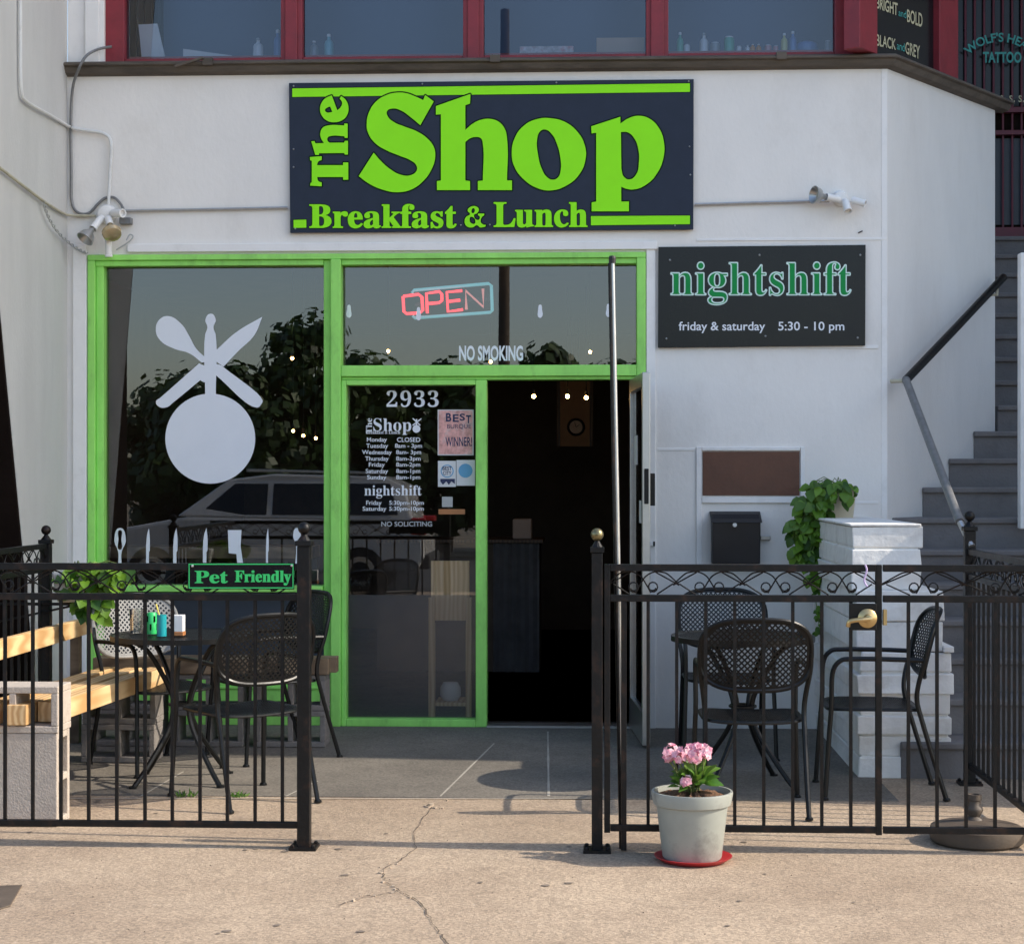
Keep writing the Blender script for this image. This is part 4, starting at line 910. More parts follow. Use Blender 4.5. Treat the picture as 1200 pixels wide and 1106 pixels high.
def make_table(label, r):
    t = thing('bistro_table', label, 'table', (0, 0, 0), 'round black bistro tables')
    ol = [(r * math.cos(2 * math.pi * i / 48), r * math.sin(2 * math.pi * i / 48)) for i in range(48)]
    fm = lambda u, v, w_: Vector((u, v, .722 - w_))
    mb = lattice(ol, .018, .74, .003, fm); q = band(ol, .03, .003, fm); mb.add(q.v, q.f); mb.build('tabletop', M['chair'], t)
    mb = MB(); mb.lathe([(r - .004, .700), (r + .006, .700), (r + .006, .726), (r - .004, .726), (r - .004, .700)], (0, 0, 0), 48); mb.build('rim', M['chair'], t, smooth=True)
    for k in range(4):
        a = R(45 + 90 * k); c, s = math.cos(a), math.sin(a)
        pts = cr([(c * q_, s * q_, z) for q_, z in ((r * .93, .715), (r * .62, .66), (.10, .50), (.052, .38), (.085, .26), (r * .62, .09), (r * .86, .0))], 6)
        mb = MB(); mb.tube(pts, .0125, 8); mb.lathe([(0, 0), (.02, 0), (.02, .01), (0, .014)], (c * r * .86, s * r * .86, 0), 10); mb.build('leg', M['chair'], t, smooth=True)
    mb = MB(); mb.tube([(.062 * math.cos(2 * math.pi * i / 20), .062 * math.sin(2 * math.pi * i / 20), .38) for i in range(20)], .008, 6, closed=True); mb.build('leg_ring', M['chair'], t, smooth=True)
    return t
tb = make_table('round black metal table on the left holding a condiment jar and caddy', .345); tb.location = W(-1.63, 8.86, ZP); tb.rotation_euler = (0, 0, .1)
dup(tb, W(1.13, 8.78, ZP), .15, 'bare round black metal table on the right between two chairs')
# things on the left table
ZT = ZP + .727
def TP(px, d=8.8): return W((px - 600) / FPX * d, d, ZT)
p = TP(160, 8.9); m = MB(); m.lathe([(0, 0), (.03, 0), (.036, .12), (.033, .12), (.027, .006), (0, .006)], p, 18); tag(m.build('tumbler', M['clear'], smooth=True), 'clear drinking tumbler standing left of the teal tin', 'tumbler')
p = TP(178, 8.85); t = thing('jar', 'green patterned jar between the tumbler and the teal tin', 'jar', p); m = MB(); m.lathe([(0, 0), (.024, 0), (.024, .1), (.02, .105), (0, .105)], p, 16); m.build('body', M['petgreen'], t, smooth=True)
m = MB()
for k in range(8):
    a = k * .785; m.box(p.x + .0245 * math.cos(a) - .004, p.x + .0245 * math.cos(a) + .004, p.y + .0245 * math.sin(a) - .003, p.y + .0245 * math.sin(a) + .003, p.z + .02 + .04 * (k % 2), p.z + .05 + .04 * (k % 2))
m.build('pattern', M['limedark'], t)
p = TP(189.5, 8.72); t = thing('tin', 'teal tin holding a yellow straw on the left table', 'tin', p); m = MB(); m.lathe([(0, 0), (.0235, 0), (.0235, .105), (.021, .105), (.021, .01), (0, .01)], p, 18); m.build('body', M['teal'], t, smooth=True)
m = MB(); m.tube([p + Vector((.012, 0, .015)), p + Vector((-.03, .01, .155))], .0035, 6); tag(m.build('straw', M['yellow']), 'yellow straw leaning out of the teal tin', 'straw')
p = TP(209, 8.76); t = thing('caddy', 'white paper caddy with a copper base on the left table', 'caddy', p); m = MB(); m.box(p.x - .028, p.x + .028, p.y - .028, p.y + .028, p.z + .02, p.z + .1); m.build('body', M['paper'], t, bevel=.002)
m = MB(); m.box(p.x - .03, p.x + .03, p.y - .03, p.y + .03, p.z, p.z + .0195); m.build('base', M['orange'], t, bevel=.002)

# ------------------------------------------------------------------ fences
def zf(py, px=530): return F(px, py, YFENCE).z
ZT1, ZT0, ZM1, ZM0, ZB1, ZB0 = zf(660.5), zf(668.5), zf(696), zf(704), zf(964), zf(971.5)
def scroll_mesh(w_, h):
    """one scroll unit centred on 0, span w_, height h from z = 0; straight wires crossing to neighbours and curls at the joint"""
    mb = MB()
    for s in (-1, 1):
        pts = [(-s * (w_ / 2 + .012), 0, h * .42), (-s * .10, 0, h * .86), (-s * .075, 0, h * .965), (-s * .045, 0, h * .98), (-s * .012, 0, h * .80), (s * .008, 0, h * .50), (s * .030, 0, h * .08)]
        cx, cz, r = s * .038, h * .33, h * .235
        sp = [(cx + r * (1 - .10 * j / 4) * math.cos(a), 0, cz + r * (1 - .10 * j / 4) * math.sin(a)) for j, a in ((j, -1.9 + s * 0 + j * .6) for j in range(14))] if s > 0 else \
             [(cx - r * (1 - .10 * j / 4) * math.cos(a), 0, cz + r * (1 - .10 * j / 4) * math.sin(a)) for j, a in ((j, -1.9 + j * .6) for j in range(14))]
        pts = cr([Vector(p) for p in pts], 4) + [Vector(p) for p in sp]
        for p in pts: p.y += s * .004
        mb.tube(pts, .0032, 5)
        # straight wire falling from the arch toward the neighbour's foot
        mb.tube([(s * .05, -s * .003, h * .96), (s * (w_ / 2 + .012), -s * .003, h * .40)], .0032, 5)
        mb.tube([(-s * (w_ / 2 - .012) * -1, s * .006, h * .46), (s * .055, s * .006, 0)], .0032, 5)
    return mb
def picket_panel(t, x0, x1, xs, z0, zt, scr=True, n_unit=None, r=.0065):
    """rails, pickets and scroll band along local x"""
    for nm, a, b, hw in (('top_rail', ZT0, ZT1, .014), ('middle_rail', ZM0, ZM1, .013), ('bottom_rail', ZB0, ZB1, .013)):
        m = MB(); m.box(x0, x1, -hw, hw, a, b); m.build(nm, M['iron'], t, bevel=.002)
    first = None
    for x in xs:
        if first is None:
            m = MB(); m.box(-r, r, -r, r, ZB1, ZM0); first = m.build('picket', M['iron'], t); first.location = first.location + Vector((x, 0, 0)); fx = x
        else: part_copy(first, (x - fx, 0, 0), t)
    if scr:
        L = x1 - x0; nu = n_unit or max(1, round(L / .262)); wd = L / nu
        so_ = scroll_mesh(wd, ZM1 * 0 + ZT0 - ZM1 - .002).build('scroll', M['iron'], t, smooth=True)
        base = so_.location.copy()
        for k in range(nu):
            o = so_ if k == 0 else part_copy(so_, (0, 0, 0), t)
            o.location = base + Vector((x0 + wd * (k + .5), 0, ZM1 + .001))
def post(t, x, ztop, plate=True, w_=.026, zb_=0.004, ball=.026):
    m = MB(); m.box(x - w_, x + w_, -w_, w_, zb_, ztop); po_ = m.build('post', M['iron'], t, bevel=.003)
    m = MB(); m.box(x - w_ * 1.28, x + w_ * 1.28, -w_ * 1.28, w_ * 1.28, ztop + .0005, ztop + .022); m.lathe([(w_ * 1.1, .022), (w_ * .75, .034), (w_ * .3, .05)], (x, 0, ztop), 12); m.build('cap', M['iron'], po_, bevel=.002)
    m = MB(); m.ball((x, 0, ztop + .05 + ball * .85), ball, 14); m.build('ball', M['bronze'] if plate == 'brass' else M['iron'], po_, smooth=True)
    if plate:
        m = MB(); m.box(x - .055, x + .055, -.055, .055, .0005, .012); 
        for sx in (-1, 1):
            for sy in (-1, 1): m.lathe([(.009, .012), (.009, .02), (.005, .024), (0, .024)], (x + sx * .042, sy * .042, 0), 6)
        m.build('base_plate', M['iron'], po_)
def fx(px): return F(px, 800, YFENCE).x
# left front fence
xp = fx(356.5)
f1 = thing('iron_fence', 'black iron picket fence in front of the left patio carrying the Pet Friendly plate', 'fence', (0, YFENCE, 0)); ORG[f1.name] = Vector()
xr = xp - .026
picket_panel(f1, -2.62, xr, [fx(p) for p in (-26.6, 6, 38.5, 71.5, 104, 137, 170, 202, 234.5, 266.5, 299, 331)], 0, 0)
post(f1, xp, zf(640))
# right gate and its fixed neighbour
xg = fx(701.5)
gt = thing('iron_gate', 'black iron picket gate with brass lever lock behind the flower pot', 'gate', (0, YFENCE, 0)); ORG[gt.name] = Vector()
x0g, x1g = fx(708), fx(1033)
picket_panel(gt, x0g + .0245, x1g - .0245, [fx(p) for p in (759.5, 793, 827, 861, 895, 929, 963, 997)], 0, 0, n_unit=4)
for x, w_ in ((x0g + .012, .012), (x1g - .012, .012)):
    m = MB(); m.box(x - w_, x + w_, -.014, .014, ZB0 - .006, ZT1 + (.06 if False else .0)); m.build('stile', M['iron'], gt, bevel=.002)
m = MB(); xl_ = fx(1010); m.box(fx(994), fx(1026), -.03, -.0155, zf(736), zf(705)); lk = m.build('lock_plate', M['iron'], gt, bevel=.003)
zc = zf(722); m = MB(); mt = Matrix.Rotation(R(90), 3, 'X'); xk = fx(1015)
m.lathe([(0, 0), (.038, 0), (.038, .006), (.03, .012), (.018, .016), (.014, .03), (.016, .045), (0, .05)], (xk, -.03, zc), 24, mt)
m.tube(cr([(xk, -.075, zc), (xk - .03, -.08, zc - .002), (xk - .065, -.078, zc - .006), (xk - .078, -.075, zc - .012), (xk - .082, -.07, zc - .03)], 5), [.010] * 3 + [.009] * 18, 8) if False else m.tube(cr([(xk, -.075, zc), (xk - .03, -.08, zc - .002), (xk - .065, -.078, zc - .006), (xk - .078, -.075, zc - .012), (xk - .082, -.07, zc - .03)], 5), .009, 8)
m.build('lever_handle', M['brass'], gt, smooth=True)
m = MB(); m.box(fx(1034), fx(1038), -.03, -.002, zf(730), zf(712)); m.build('latch_strike', M['brass'], gt)
m = MB(); m.box(fx(731) - .011, fx(731) + .011, -.012, .012, .006, ZM0); m.build('drop_bolt', M['iron'], gt, bevel=.002)
gp_ = thing('gate_post', 'black square iron post with shining ball top at the hinge side of the gate', 'post', (0, YFENCE, 0)); ORG[gp_.name] = Vector()
post(gp_, xg - .006, zf(647), 'brass', w_=.022)
f2 = thing('iron_fence', 'short black iron picket section right of the gate over the brown umbrella base', 'fence', (0, YFENCE, 0)); ORG[f2.name] = Vector()
xe = W(2.13, 7.26).x + .03
picket_panel(f2, x1g + .006, xe - .03, [fx(p) for p in (1064.5, 1098, 1132, 1166)], 0, 0, n_unit=2)
post(f2, xe, zf(640))
m = MB(); p = F(1013, 665, YFENCE); q_ = [p + Vector((0, -.018, .012)), p + Vector((.006, -.02, -.01)), p + Vector((-.004, -.018, -.05)), p + Vector((.008, -.02, -.075))]
m.tube(cr(q_, 4), .004, 5); tag(m.build('ribbon', mat('lilac_ribbon', (.5, .4, .62), .6)), 'scrap of lilac ribbon tied to the top rail of the gate', 'ribbon')
# tall leaning pole at the gate
a, b = F(717.5, 303, YFENCE + .06), F(730.5, 996, YFENCE + .06); a = Vector((a.x, YFENCE + .06, a.z)); b = Vector((b.x, YFENCE + .06, 0))
tp_ = thing('tall_pole', 'tall thin steel pole rising beside the gate post', 'pole', b)
m = MB(); m.tube([b, a], .010, 12); m.build('pole', M['chrome'], tp_, smooth=True); m = MB(); m.lathe([(.014, -.02), (.015, 0), (.012, .01), (0, .012)], a, 12); m.build('cap', M['black'], tp_)
m = MB(); m.tube([b + Vector((-.010, -.006, 0)), a + Vector((-.010, -.006, -.02))], .0075, 8); m.build('shaded_side', M['iron'], tp_)  # dark tube along the pole, painting in its shaded left half
# return fences
def ret(label, p_front, p_back, back_top, pitch=.114):
    v = p_back - p_front; L = v.length; rz = math.atan2(v.y, v.x)
    t = thing('iron_fence', label, 'fence', (p_front.x, p_front.y, 0), None, rz); ORG[t.name] = Vector()
    n = int(L / pitch); picket_panel(t, .03, L - .03, [L * (i + 1) / (n + 1) for i in range(n)], 0, 0)
    post(t, L, back_top); return t
bk = W(-2.47, 9.5); ret('black iron return fence behind the timber bench by the left wall', Vector((bk.x - .005, YFENCE + .04, 0)), bk, EYE + (HZ - 637) / FPX * 9.5)
bk = W(2.19, 8.78); ret('black iron return fence between the stone pier and the street on the right', Vector((xe, YFENCE + .04, 0)), Vector((xe + .015, bk.y, 0)), EYE + (HZ - 622) / FPX * 8.78)
# Pet Friendly plate hung on the left fence
yf = YFENCE - .016; p0, p1 = F(220, 690, yf), F(345, 659.5, yf)
pf = thing('fence_sign', 'small black plate with green Pet Friendly lettering wired to the left fence', 'sign', ((p0.x + p1.x) / 2, yf, p0.z))
m = MB(); m.box(p0.x, p1.x, yf - .003, yf, p0.z, p1.z); m.build('plate', M['signblack'], pf)
fl = Flat((0, yf - .0042, 0), NY)
for r_ in ((221, 344, 660.3, 661.6), (221, 344, 688, 689.3), (221, 222.2, 661.6, 688), (342.8, 344, 661.6, 688)): fl.rect(*r_)
fl.build('border', M['petgreen'], pf)
fl = Flat((0, yf - .0042, 0), NY); 
for wd_, bx_ in (('Pet', (228.4, 266.6, 668.8, 683.2)), ('Friendly', (275.4, 341.1, 668.3, 685.7))):
    vs, fs = text2d(serif(wd_)); vs = fit(vs, bx_)
    for dx, dy in ((0, 0), (.45, .15), (-.45, .15), (.45, -.15), (-.45, -.15), (0, .25)): fl.put([(x + dx, y + dy) for x, y in vs], fs)
fl.build('lettering', M['petgreen'], pf)
for x, y in ((225.5, 663), (342, 662.5)): p = F(x, y, yf - .003); m = MB(); m.ball(p, .006, 8); m.build('rivet', M['chrome'], pf)

# ------------------------------------------------------------------ timber and cinder-block benches
def cinder(mb, c, ax, L=.39, Wd=.19, H=.19):
    """two-hole block: length along ax ('x','y','z'), holes open along front-back for 'h' or right side for 'v'"""
    x, y, z = c; t_ = .03
    if ax == 'h':      # lying, holes run front to back
        mb.box(x, x + L, y, y + Wd, z, z + t_); mb.box(x, x + L, y, y + Wd, z + H - t_, z + H)
        for a in (0, (L - t_) / 2, L - t_): mb.box(x + a, x + a + t_, y + .0005, y + Wd - .0005, z + t_ + .0003, z + H - t_ - .0003)
    else:              # on end, holes run left to right
        mb.box(x, x + L, y, y + t_, z, z + H); mb.box(x, x + L, y + Wd - t_, y + Wd, z, z + H)
        for a in (0, (H - t_) / 2, H - t_): mb.box(x + .0005, x + L - .0005, y + t_ + .0003, y + Wd - t_ - .0003, z + a, z + a + t_)
bx1 = W((68 - 600) / FPX * 7.70, 7.70); bx0 = bx1.x - .39; by = bx1.y
m = MB(); cinder(m, (bx0, by, .002), 'v', .385, .19, .40); tag(m.build('cinder_block', M['block'], bevel=.004), 'grey cinder block standing on end at the near end of the bench', 'cinder block', 'cinder blocks carrying the benches')
m = MB(); cinder(m, (bx0 - .005, by - .004, .4035), 'h', .395, .2, .2); tag(m.build('cinder_block', M['block'], bevel=.004), 'pale cinder block lying on top of the standing block with beams through its holes', 'cinder block', 'cinder blocks carrying the benches')
yfar = W(-2.0, 9.52).y
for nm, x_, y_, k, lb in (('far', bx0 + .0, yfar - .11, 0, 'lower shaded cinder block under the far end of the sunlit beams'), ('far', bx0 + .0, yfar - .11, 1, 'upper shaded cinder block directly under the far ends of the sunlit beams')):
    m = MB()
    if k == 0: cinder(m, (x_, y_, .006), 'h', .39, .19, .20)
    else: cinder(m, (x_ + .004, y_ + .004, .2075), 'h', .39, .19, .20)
    tag(m.build('cinder_block', M['shadeblock'], bevel=.004), lb, 'cinder block', 'cinder blocks carrying the benches')
def beam(label, a, b, wd, h, mm, nm='timber_beam', grp='timber beams of the benches'):
    m = MB(); m.bar(a, b, wd, h); o = m.build(nm, mm, bevel=.004); return tag(o, label, 'beam', grp)
zb_ = .4075 + .03 + .0445 + .001
beam('golden pine beam nearest the left table in the sunlit bench seat', (bx0 + .395 - .078, by + .09, zb_), (bx0 + .38, yfar, .4535), .088, .088, M['wood'])
beam('golden pine beam in the middle of the sunlit bench seat', (bx0 + .395 - .18, by - .02, zb_), (bx0 + .26, yfar - .03, .4535), .088, .088, M['wood'])
beam('golden pine beam closest to the return fence in the sunlit bench seat', (bx0 + .08, by - .09, zb_), (bx0 + .12, yfar - .02, .4535), .088, .088, M['wood'])
a = D(-20, 766, 8.0); b = D(106, 731.5, 10.3)
beam('long pine back rail sloping down toward the window above the bench', a, b, .04, .092, M['wood'])
for q_, lb in ((.06, 'near'), (.93, 'far')):
    s_ = a.lerp(b, q_); m = MB(); m.box(s_.x - .075, s_.x - .023, s_.y - .03, s_.y + .03, 0.003, s_.z + .02)
    tag(m.build('bench_stake', M['woodx'], bevel=.003), 'weathered stake holding the %s end of the pine back rail' % lb, 'stake')
# shaded bench along the window
yb_ = W(-1.9, 9.98).y
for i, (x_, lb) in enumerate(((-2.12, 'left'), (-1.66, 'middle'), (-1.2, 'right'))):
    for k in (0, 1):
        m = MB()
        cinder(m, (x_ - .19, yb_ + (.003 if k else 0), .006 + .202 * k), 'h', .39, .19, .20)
        tag(m.build('cinder_block', M['shadeblock'], bevel=.004), '%s cinder block in the %s stack of the shaded window bench' % (('bottom', 'top')[k], lb if lb != 'middle' else 'central'), 'cinder block', 'cinder blocks carrying the benches')
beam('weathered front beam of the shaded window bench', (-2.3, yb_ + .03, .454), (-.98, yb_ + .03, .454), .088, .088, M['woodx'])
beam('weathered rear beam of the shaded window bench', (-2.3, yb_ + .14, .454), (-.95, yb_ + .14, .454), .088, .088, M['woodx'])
# ------------------------------------------------------------------ flower pot
pb = G(811, 1008); px_, py_ = pb.x, pb.y
sc_ = thing('pot_saucer', 'red plastic saucer under the celadon flower pot', 'saucer', (px_, py_, 0))
m = MB(); m.lathe([(0, .001), (.125, .001), (.15, .018), (.153, .022), (.146, .022), (.125, .01), (0, .009)], (px_ + .004, py_, 0), 40); m.build('dish', M['redsaucer'], sc_, smooth=True)
fp_ = thing('flower_pot', 'pale grey green plastic pot of pink flowers in front of the gate', 'flower pot', (px_, py_, .011))
zr = .275
m = MB(); m.lathe([(0, .012), (.112, .012), (.116, .02), (.140, zr - .055), (.152, zr - .05), (.160, zr - .008), (.158, zr), (.150, zr), (.142, zr - .05), (.135, zr - .055), (0, zr - .055)], (px_, py_, 0), 48); m.build('pot', M['pot'], fp_, smooth=True)
m = MB(); rr = random.Random(5); n = 40
rings = [(0, zr - .008), (.04, zr - .008), (.08, zr - .014), (.115, zr - .02), (.1455, zr - .03)]
m.lathe([(max(r, 1e-7), z) for r, z in rings], (px_, py_, 0), n)
for v in m.v: v.z += rr.uniform(-.008, .01)
m.build('soil', M['soil'], fp_)
def leaf(mb, c, d, up, L, wd, fold=.2, n=5):
    """pointed leaf from base c along d"""
    d = Vector(d).normalized(); s = d.cross(Vector(up))
    s = s.normalized() if s.length > 1e-4 else d.orthogonal().normalized(); u = s.cross(d).normalized(); o = len(mb.v); c = Vector(c)
    prof = [(0, .04), (.12, .62), (.35, 1.0), (.65, .8), (.88, .35), (1, .02)]
    for t_, w_ in prof:
        p = c + d * L * t_ - u * L * .28 * t_ * t_
        mb.v += [p - s * wd / 2 * w_ + u * wd * fold * w_, p, p + s * wd / 2 * w_ + u * wd * fold * w_]
    for i in range(len(prof) - 1):
        a = o + 3 * i; mb.f += [(a, a + 1, a + 4, a + 3), (a + 1, a + 2, a + 5, a + 4)]
def pz(px, py): return F(px, py, py_)
m = MB(); ml = MB(); rr = random.Random(21)
heads = [(782, 884, .0), (813, 884, -.05), (828, 881, .03), (787, 881, .05), (802, 880, -.01), (818, 879, .03), (809, 882, .06), (795, 885, -.04), (824, 884, -.02), (803, 911, -.07)]
for hx_, hy_, dy in heads:
    tip = pz(hx_, hy_ + 4) + Vector((0, dy, 0)); base = Vector((px_ + rr.uniform(-.03, .03), py_ + rr.uniform(-.02, .02), zr - .03))
    m.tube(cr([base, base.lerp(tip, .5) + Vector((rr.uniform(-.015, .015), 0, .01)), tip], 4), .0035, 5)
for x, y, L in ((833, 902, .1), (838, 910, .12), (827, 893, .09), (790, 902, .08), (783, 907, .07), (815, 897, .08), (805, 900, .07), (820, 905, .09), (796, 915, .06), (812, 918, .07), (806, 892, .08), (798, 898, .07), (824, 914, .07), (788, 913, .06)):
    for q_ in range(3):
        tip = pz(x + rr.uniform(-5, 5), y + rr.uniform(-5, 5)) + Vector((0, rr.uniform(-.08, .05), 0)); base = Vector((px_ + rr.uniform(-.025, .03), py_ + rr.uniform(-.03, .02), zr - .02 + rr.random() * .06))
        md = base.lerp(tip, .45); m.tube([base, md], .002, 4); leaf(ml, md, tip - md, (0, -.5, 1), L * rr.uniform(.55, .95), L * rr.uniform(.35, .6), .12)
m.build('stems', M['stem'], fp_, smooth=True); ml.build('leaves', M['leaf2'], fp_, smooth=True, recalc=False)
m = MB()
for hx_, hy_, dy in heads:
    c = pz(hx_, hy_) + Vector((0, dy, 0)); big_ = hy_ < 900
    for f_ in range(11 if big_ else 6):
        q_ = Vector((rr.gauss(0, 1), rr.gauss(0, 1), rr.gauss(0, .7))).normalized() * (.020 if big_ else .013); fc = c + q_; nrm = (q_ + Vector((0, -.012, .006))).normalized(); e1 = nrm.orthogonal().normalized(); e2 = nrm.cross(e1); a0 = rr.random() * 6
        for k in range(5):
            a = a0 + k * 1.2566; d = e1 * math.cos(a) + e2 * math.sin(a); leaf(m, fc, d + nrm * .45, nrm, .017, .017, .1)
m.build('blossoms', M['petal'], fp_, smooth=True, recalc=False)

# ------------------------------------------------------------------ umbrella base
ub = thing('umbrella_base', 'brown cast umbrella base with short socket under the right fence', 'umbrella base', (G(1146, 988).x, G(1146, 988).y + .02, 0))
c = ORG[ub.name]
m = MB(); m.lathe([(0, .001), (.175, .001), (.188, .012), (.192, .04), (.186, .066), (.172, .072), (.150, .074), (.06, .083), (.045, .086), (0, .086)], c, 48); m.build('weight', M['umbbase'], ub, smooth=True)
c2 = c + Vector((0, .05, 0)); m = MB(); m.lathe([(.04, .078), (.036, .09), (.024, .10), (.036, .125), (.034, .135), (.026, .145), (.026, .165), (.030, .168), (.030, .19), (.022, .19), (.02, .17), (0, .17)], c2, 24); m.build('socket', M['umbbase'], ub, smooth=True)

for i, (x, y, lb) in enumerate(((217, 934, 'small green weed tuft in the patio edge joint nearer the bench'), (279, 934, 'small green weed tuft in the patio edge joint near the fence post'))):
    p = G(x, y); rr = random.Random(90 + i); m = MB()
    for k in range(26):
        leaf(m, p + Vector((rr.uniform(-.045, .045), rr.uniform(-.02, .02), .003)), (rr.gauss(0, .7), rr.gauss(0, .5), 1), (0, -1, .3), rr.uniform(.015, .045), .007, .1)
    tag(m.build('weed_tuft', M['leaf2'], recalc=False), lb, 'weed')
# ------------------------------------------------------------------ trailing wall plants
def pothos(name, label, potc, potm, blobs, trails, n, seed, hw=.075, hh=.2):
    t = thing(name, label, 'hanging plant', potc); rr = random.Random(seed); x, y, z = potc
    m = MB(); m.hexa([(x - hw * .75, y - .07, z), (x + hw * .75, y - .07, z), (x + hw * .75, y + .08, z), (x - hw * .75, y + .08, z)], [(x - hw, y - .10, z + hh), (x + hw, y - .10, z + hh), (x + hw, y + .08, z + hh), (x - hw, y + .08, z + hh)]); m.build('pot', potm, t, bevel=.012)
    ml = MB(); ms_ = MB()
    for (c, r, k) in blobs:
        for i in range(k):
            q_ = Vector((rr.gauss(0, 1), rr.gauss(0, 1), rr.gauss(0, 1))); q_ = q_.normalized() * r * rr.random() ** .4; q_.y *= .7
            p = Vector(c) + q_; d = Vector((q_.x * 2 + rr.gauss(0, .05), q_.y * 2 - .06 + rr.gauss(0, .05), -.10 + rr.gauss(0, .05))); s = rr.uniform(.045, .085)
            leaf(ml, p, d, (rr.gauss(0, .4), -1 + rr.gauss(0, .4), .7), s, s * rr.uniform(.72, .95), .12)
            if i % 4 == 0: ms_.tube([Vector((x, y, z + hh)), p.lerp(Vector((x, y, z + hh)), .3) + Vector((0, 0, .03)), p], .0025, 4)
    for tr in trails:
        pts = cr(tr, 8); ms_.tube(pts, .003, 5)
        for i, p in enumerate(pts):
            if rr.random() < .75:
                s = rr.uniform(.03, .06) * (1 - .4 * i / len(pts)); leaf(ml, p, (rr.gauss(0, 1), -.6 + rr.gauss(0, .5), -.6), (0, -1, .5), s, s * .8, .12)
    ml.build('leaves', M['leaf'], t, smooth=True, recalc=False); ms_.build('vines', M['stem'], t, smooth=True); return t
dq = 10.35
P_ = lambda x, y, d=dq: tuple(D(x, y, d))
pc = D(985, 612, 10.45)
pothos('hanging_plant', 'trailing green plant spilling from a buff pot beside the stone pier', (pc.x, pc.y, pc.z), M['cladpot'],
       [(P_(955, 590), .10, 48), (P_(940, 620), .085, 40), (P_(962, 625), .09, 40), (P_(985, 574, 10.3), .07, 22), (P_(950, 650), .07, 30), (P_(958, 572), .06, 20), (P_(935, 645), .05, 14), (P_(955, 672), .05, 16)],
       [[P_(960, 590), P_(958, 640), P_(955, 690), P_(960, 735), P_(957, 742)], [P_(950, 600), P_(950, 660), P_(962, 700), P_(958, 722)], [P_(975, 575), P_(998, 570), P_(1005, 580)]], 0, 31, .082, .215)
d2 = 9.35
pc = D(80, 705, 9.45); x_ = XL + .07
pothos('hanging_plant', 'sunlit bright green trailing plant by the left window corner', (D(86, 705, 9.4).x, D(86, 705, 9.4).y, D(86, 705, 9.4).z), M['greypot'],
       [(P_(100, 680, d2), .10, 58), (P_(125, 672, d2), .08, 46), (P_(88, 676, d2), .065, 26), (P_(106, 702, d2), .075, 36), (P_(141, 668, d2), .05, 20), (P_(115, 715, d2), .04, 10)],
       [[P_(100, 690, d2), P_(102, 712, d2), P_(100, 722, d2)], [P_(110, 670, d2), P_(135, 668, d2), P_(150, 676, d2)]], 0, 32, .09, .16)
p = ORG['hanging_plant.001']; m = MB(); m.tube([(XL - .002, p.y, p.z - .012), (p.x + .06, p.y, p.z - .012)], .008, 6); m.tube([(XL - .002, p.y, p.z - .12), (p.x + .02, p.y, p.z - .016)], .006, 6)
tag(m.build('plant_bracket', M['iron']), 'black iron bracket on the return wall carrying the sunlit plant', 'bracket')

# ------------------------------------------------------------------ behind the glass
def IN(px, py, Y): return F(px, py, Y)
ng = thing('neon_sign', 'tilted red neon OPEN sign with teal border behind the transom glass', 'neon sign', IN(524, 372, .16)); Yn = .16
KN = lambda x, y: IN(380 + x / 3.077, 280 + y / 3.077, Yn)
def strokes(nm, lines, mm, r, dy=0):
    m = MB()
    for l in lines: m.tube([KN(*q_) + Vector((0, dy, 0)) for q_ in l], r, 8)
    return m.build(nm, mm, ng, smooth=True)
for O in ((0, 0),):
    strokes('lit_letters', [[(285, 207), (340, 200), (352, 210), (355, 258), (345, 267), (297, 270), (287, 262), (284, 207)],
                            [(372, 268), (368, 197), (415, 190), (424, 200), (424, 222), (415, 230), (374, 234)],
                            [(497, 187), (442, 192), (446, 262), (500, 255)], [(444, 226), (490, 221)]], M['neonred'], .0088)
strokes('unlit_letter', [[(513, 255), (510, 187), (574, 246), (572, 180)]], M['neonoff'], .009)
strokes('border_tube', [[(315, 195), (322, 184), (592, 160), (602, 168), (605, 258), (598, 264), (325, 284), (318, 276)]], M['neonteal'], .010, .02)
m = MB(); a, b = KN(330, 190), KN(595, 262); m.bar(KN(325, 235) + Vector((0, .05, 0)), KN(600, 212) + Vector((0, .05, 0)), .006, .02, (0, 0, 1)); m.tube([KN(380, 192) + Vector((0, .04, 0)), IN(500, 300, .2)], .002, 4); m.tube([KN(560, 170) + Vector((0, .04, 0)), IN(565, 300, .2)], .002, 4); m.build('backing_bar', M['black'], ng)
# string lights and pendants
k = 0
for px, py, Y, lb in ((455, 411.5, 1.0, 'small lit warm bulb low at the left of the transom'), (575, 424, 1.1, 'small lit warm bulb behind the no smoking words'), (691.5, 412.5, 1.0, 'small lit warm bulb low at the right of the transom'),
                      (342.5, 420, .9, 'single lit bulb high in the big window'), (343.5, 505, 1.6, 'left of three lit bulbs behind the big window beside the logo'), (355.5, 510.5, 1.7, 'middle of three lit bulbs behind the big window beside the logo'), (370, 513.5, 1.8, 'right of three lit bulbs behind the big window beside the logo'),
                      (625.5, 464.5, 2.6, 'leftmost lit bulb hanging in the open doorway'), (665, 464.5, 2.6, 'lit bulb near the centre of the doorway above the clock'), (687, 466, 2.6, 'rightmost lit bulb hanging in the open doorway')):
    p = IN(px, py, Y); t = thing('string_bulb', lb, 'light bulb', p, 'warm bulbs strung inside the shop')
    m = MB(); m.ball(p, .015 if Y > 2 else .010, 10); m.build('globe', M['bulb'], t, smooth=True)
    m = MB(); m.lathe([(.012, .014), (.013, .05), (.004, .055)], p, 10); m.tube([p + Vector((0, 0, .05)), (p.x, p.y, 2.92)], .003, 4); m.build('cord', M['black'], t)
p = IN(735, 469, -.4)
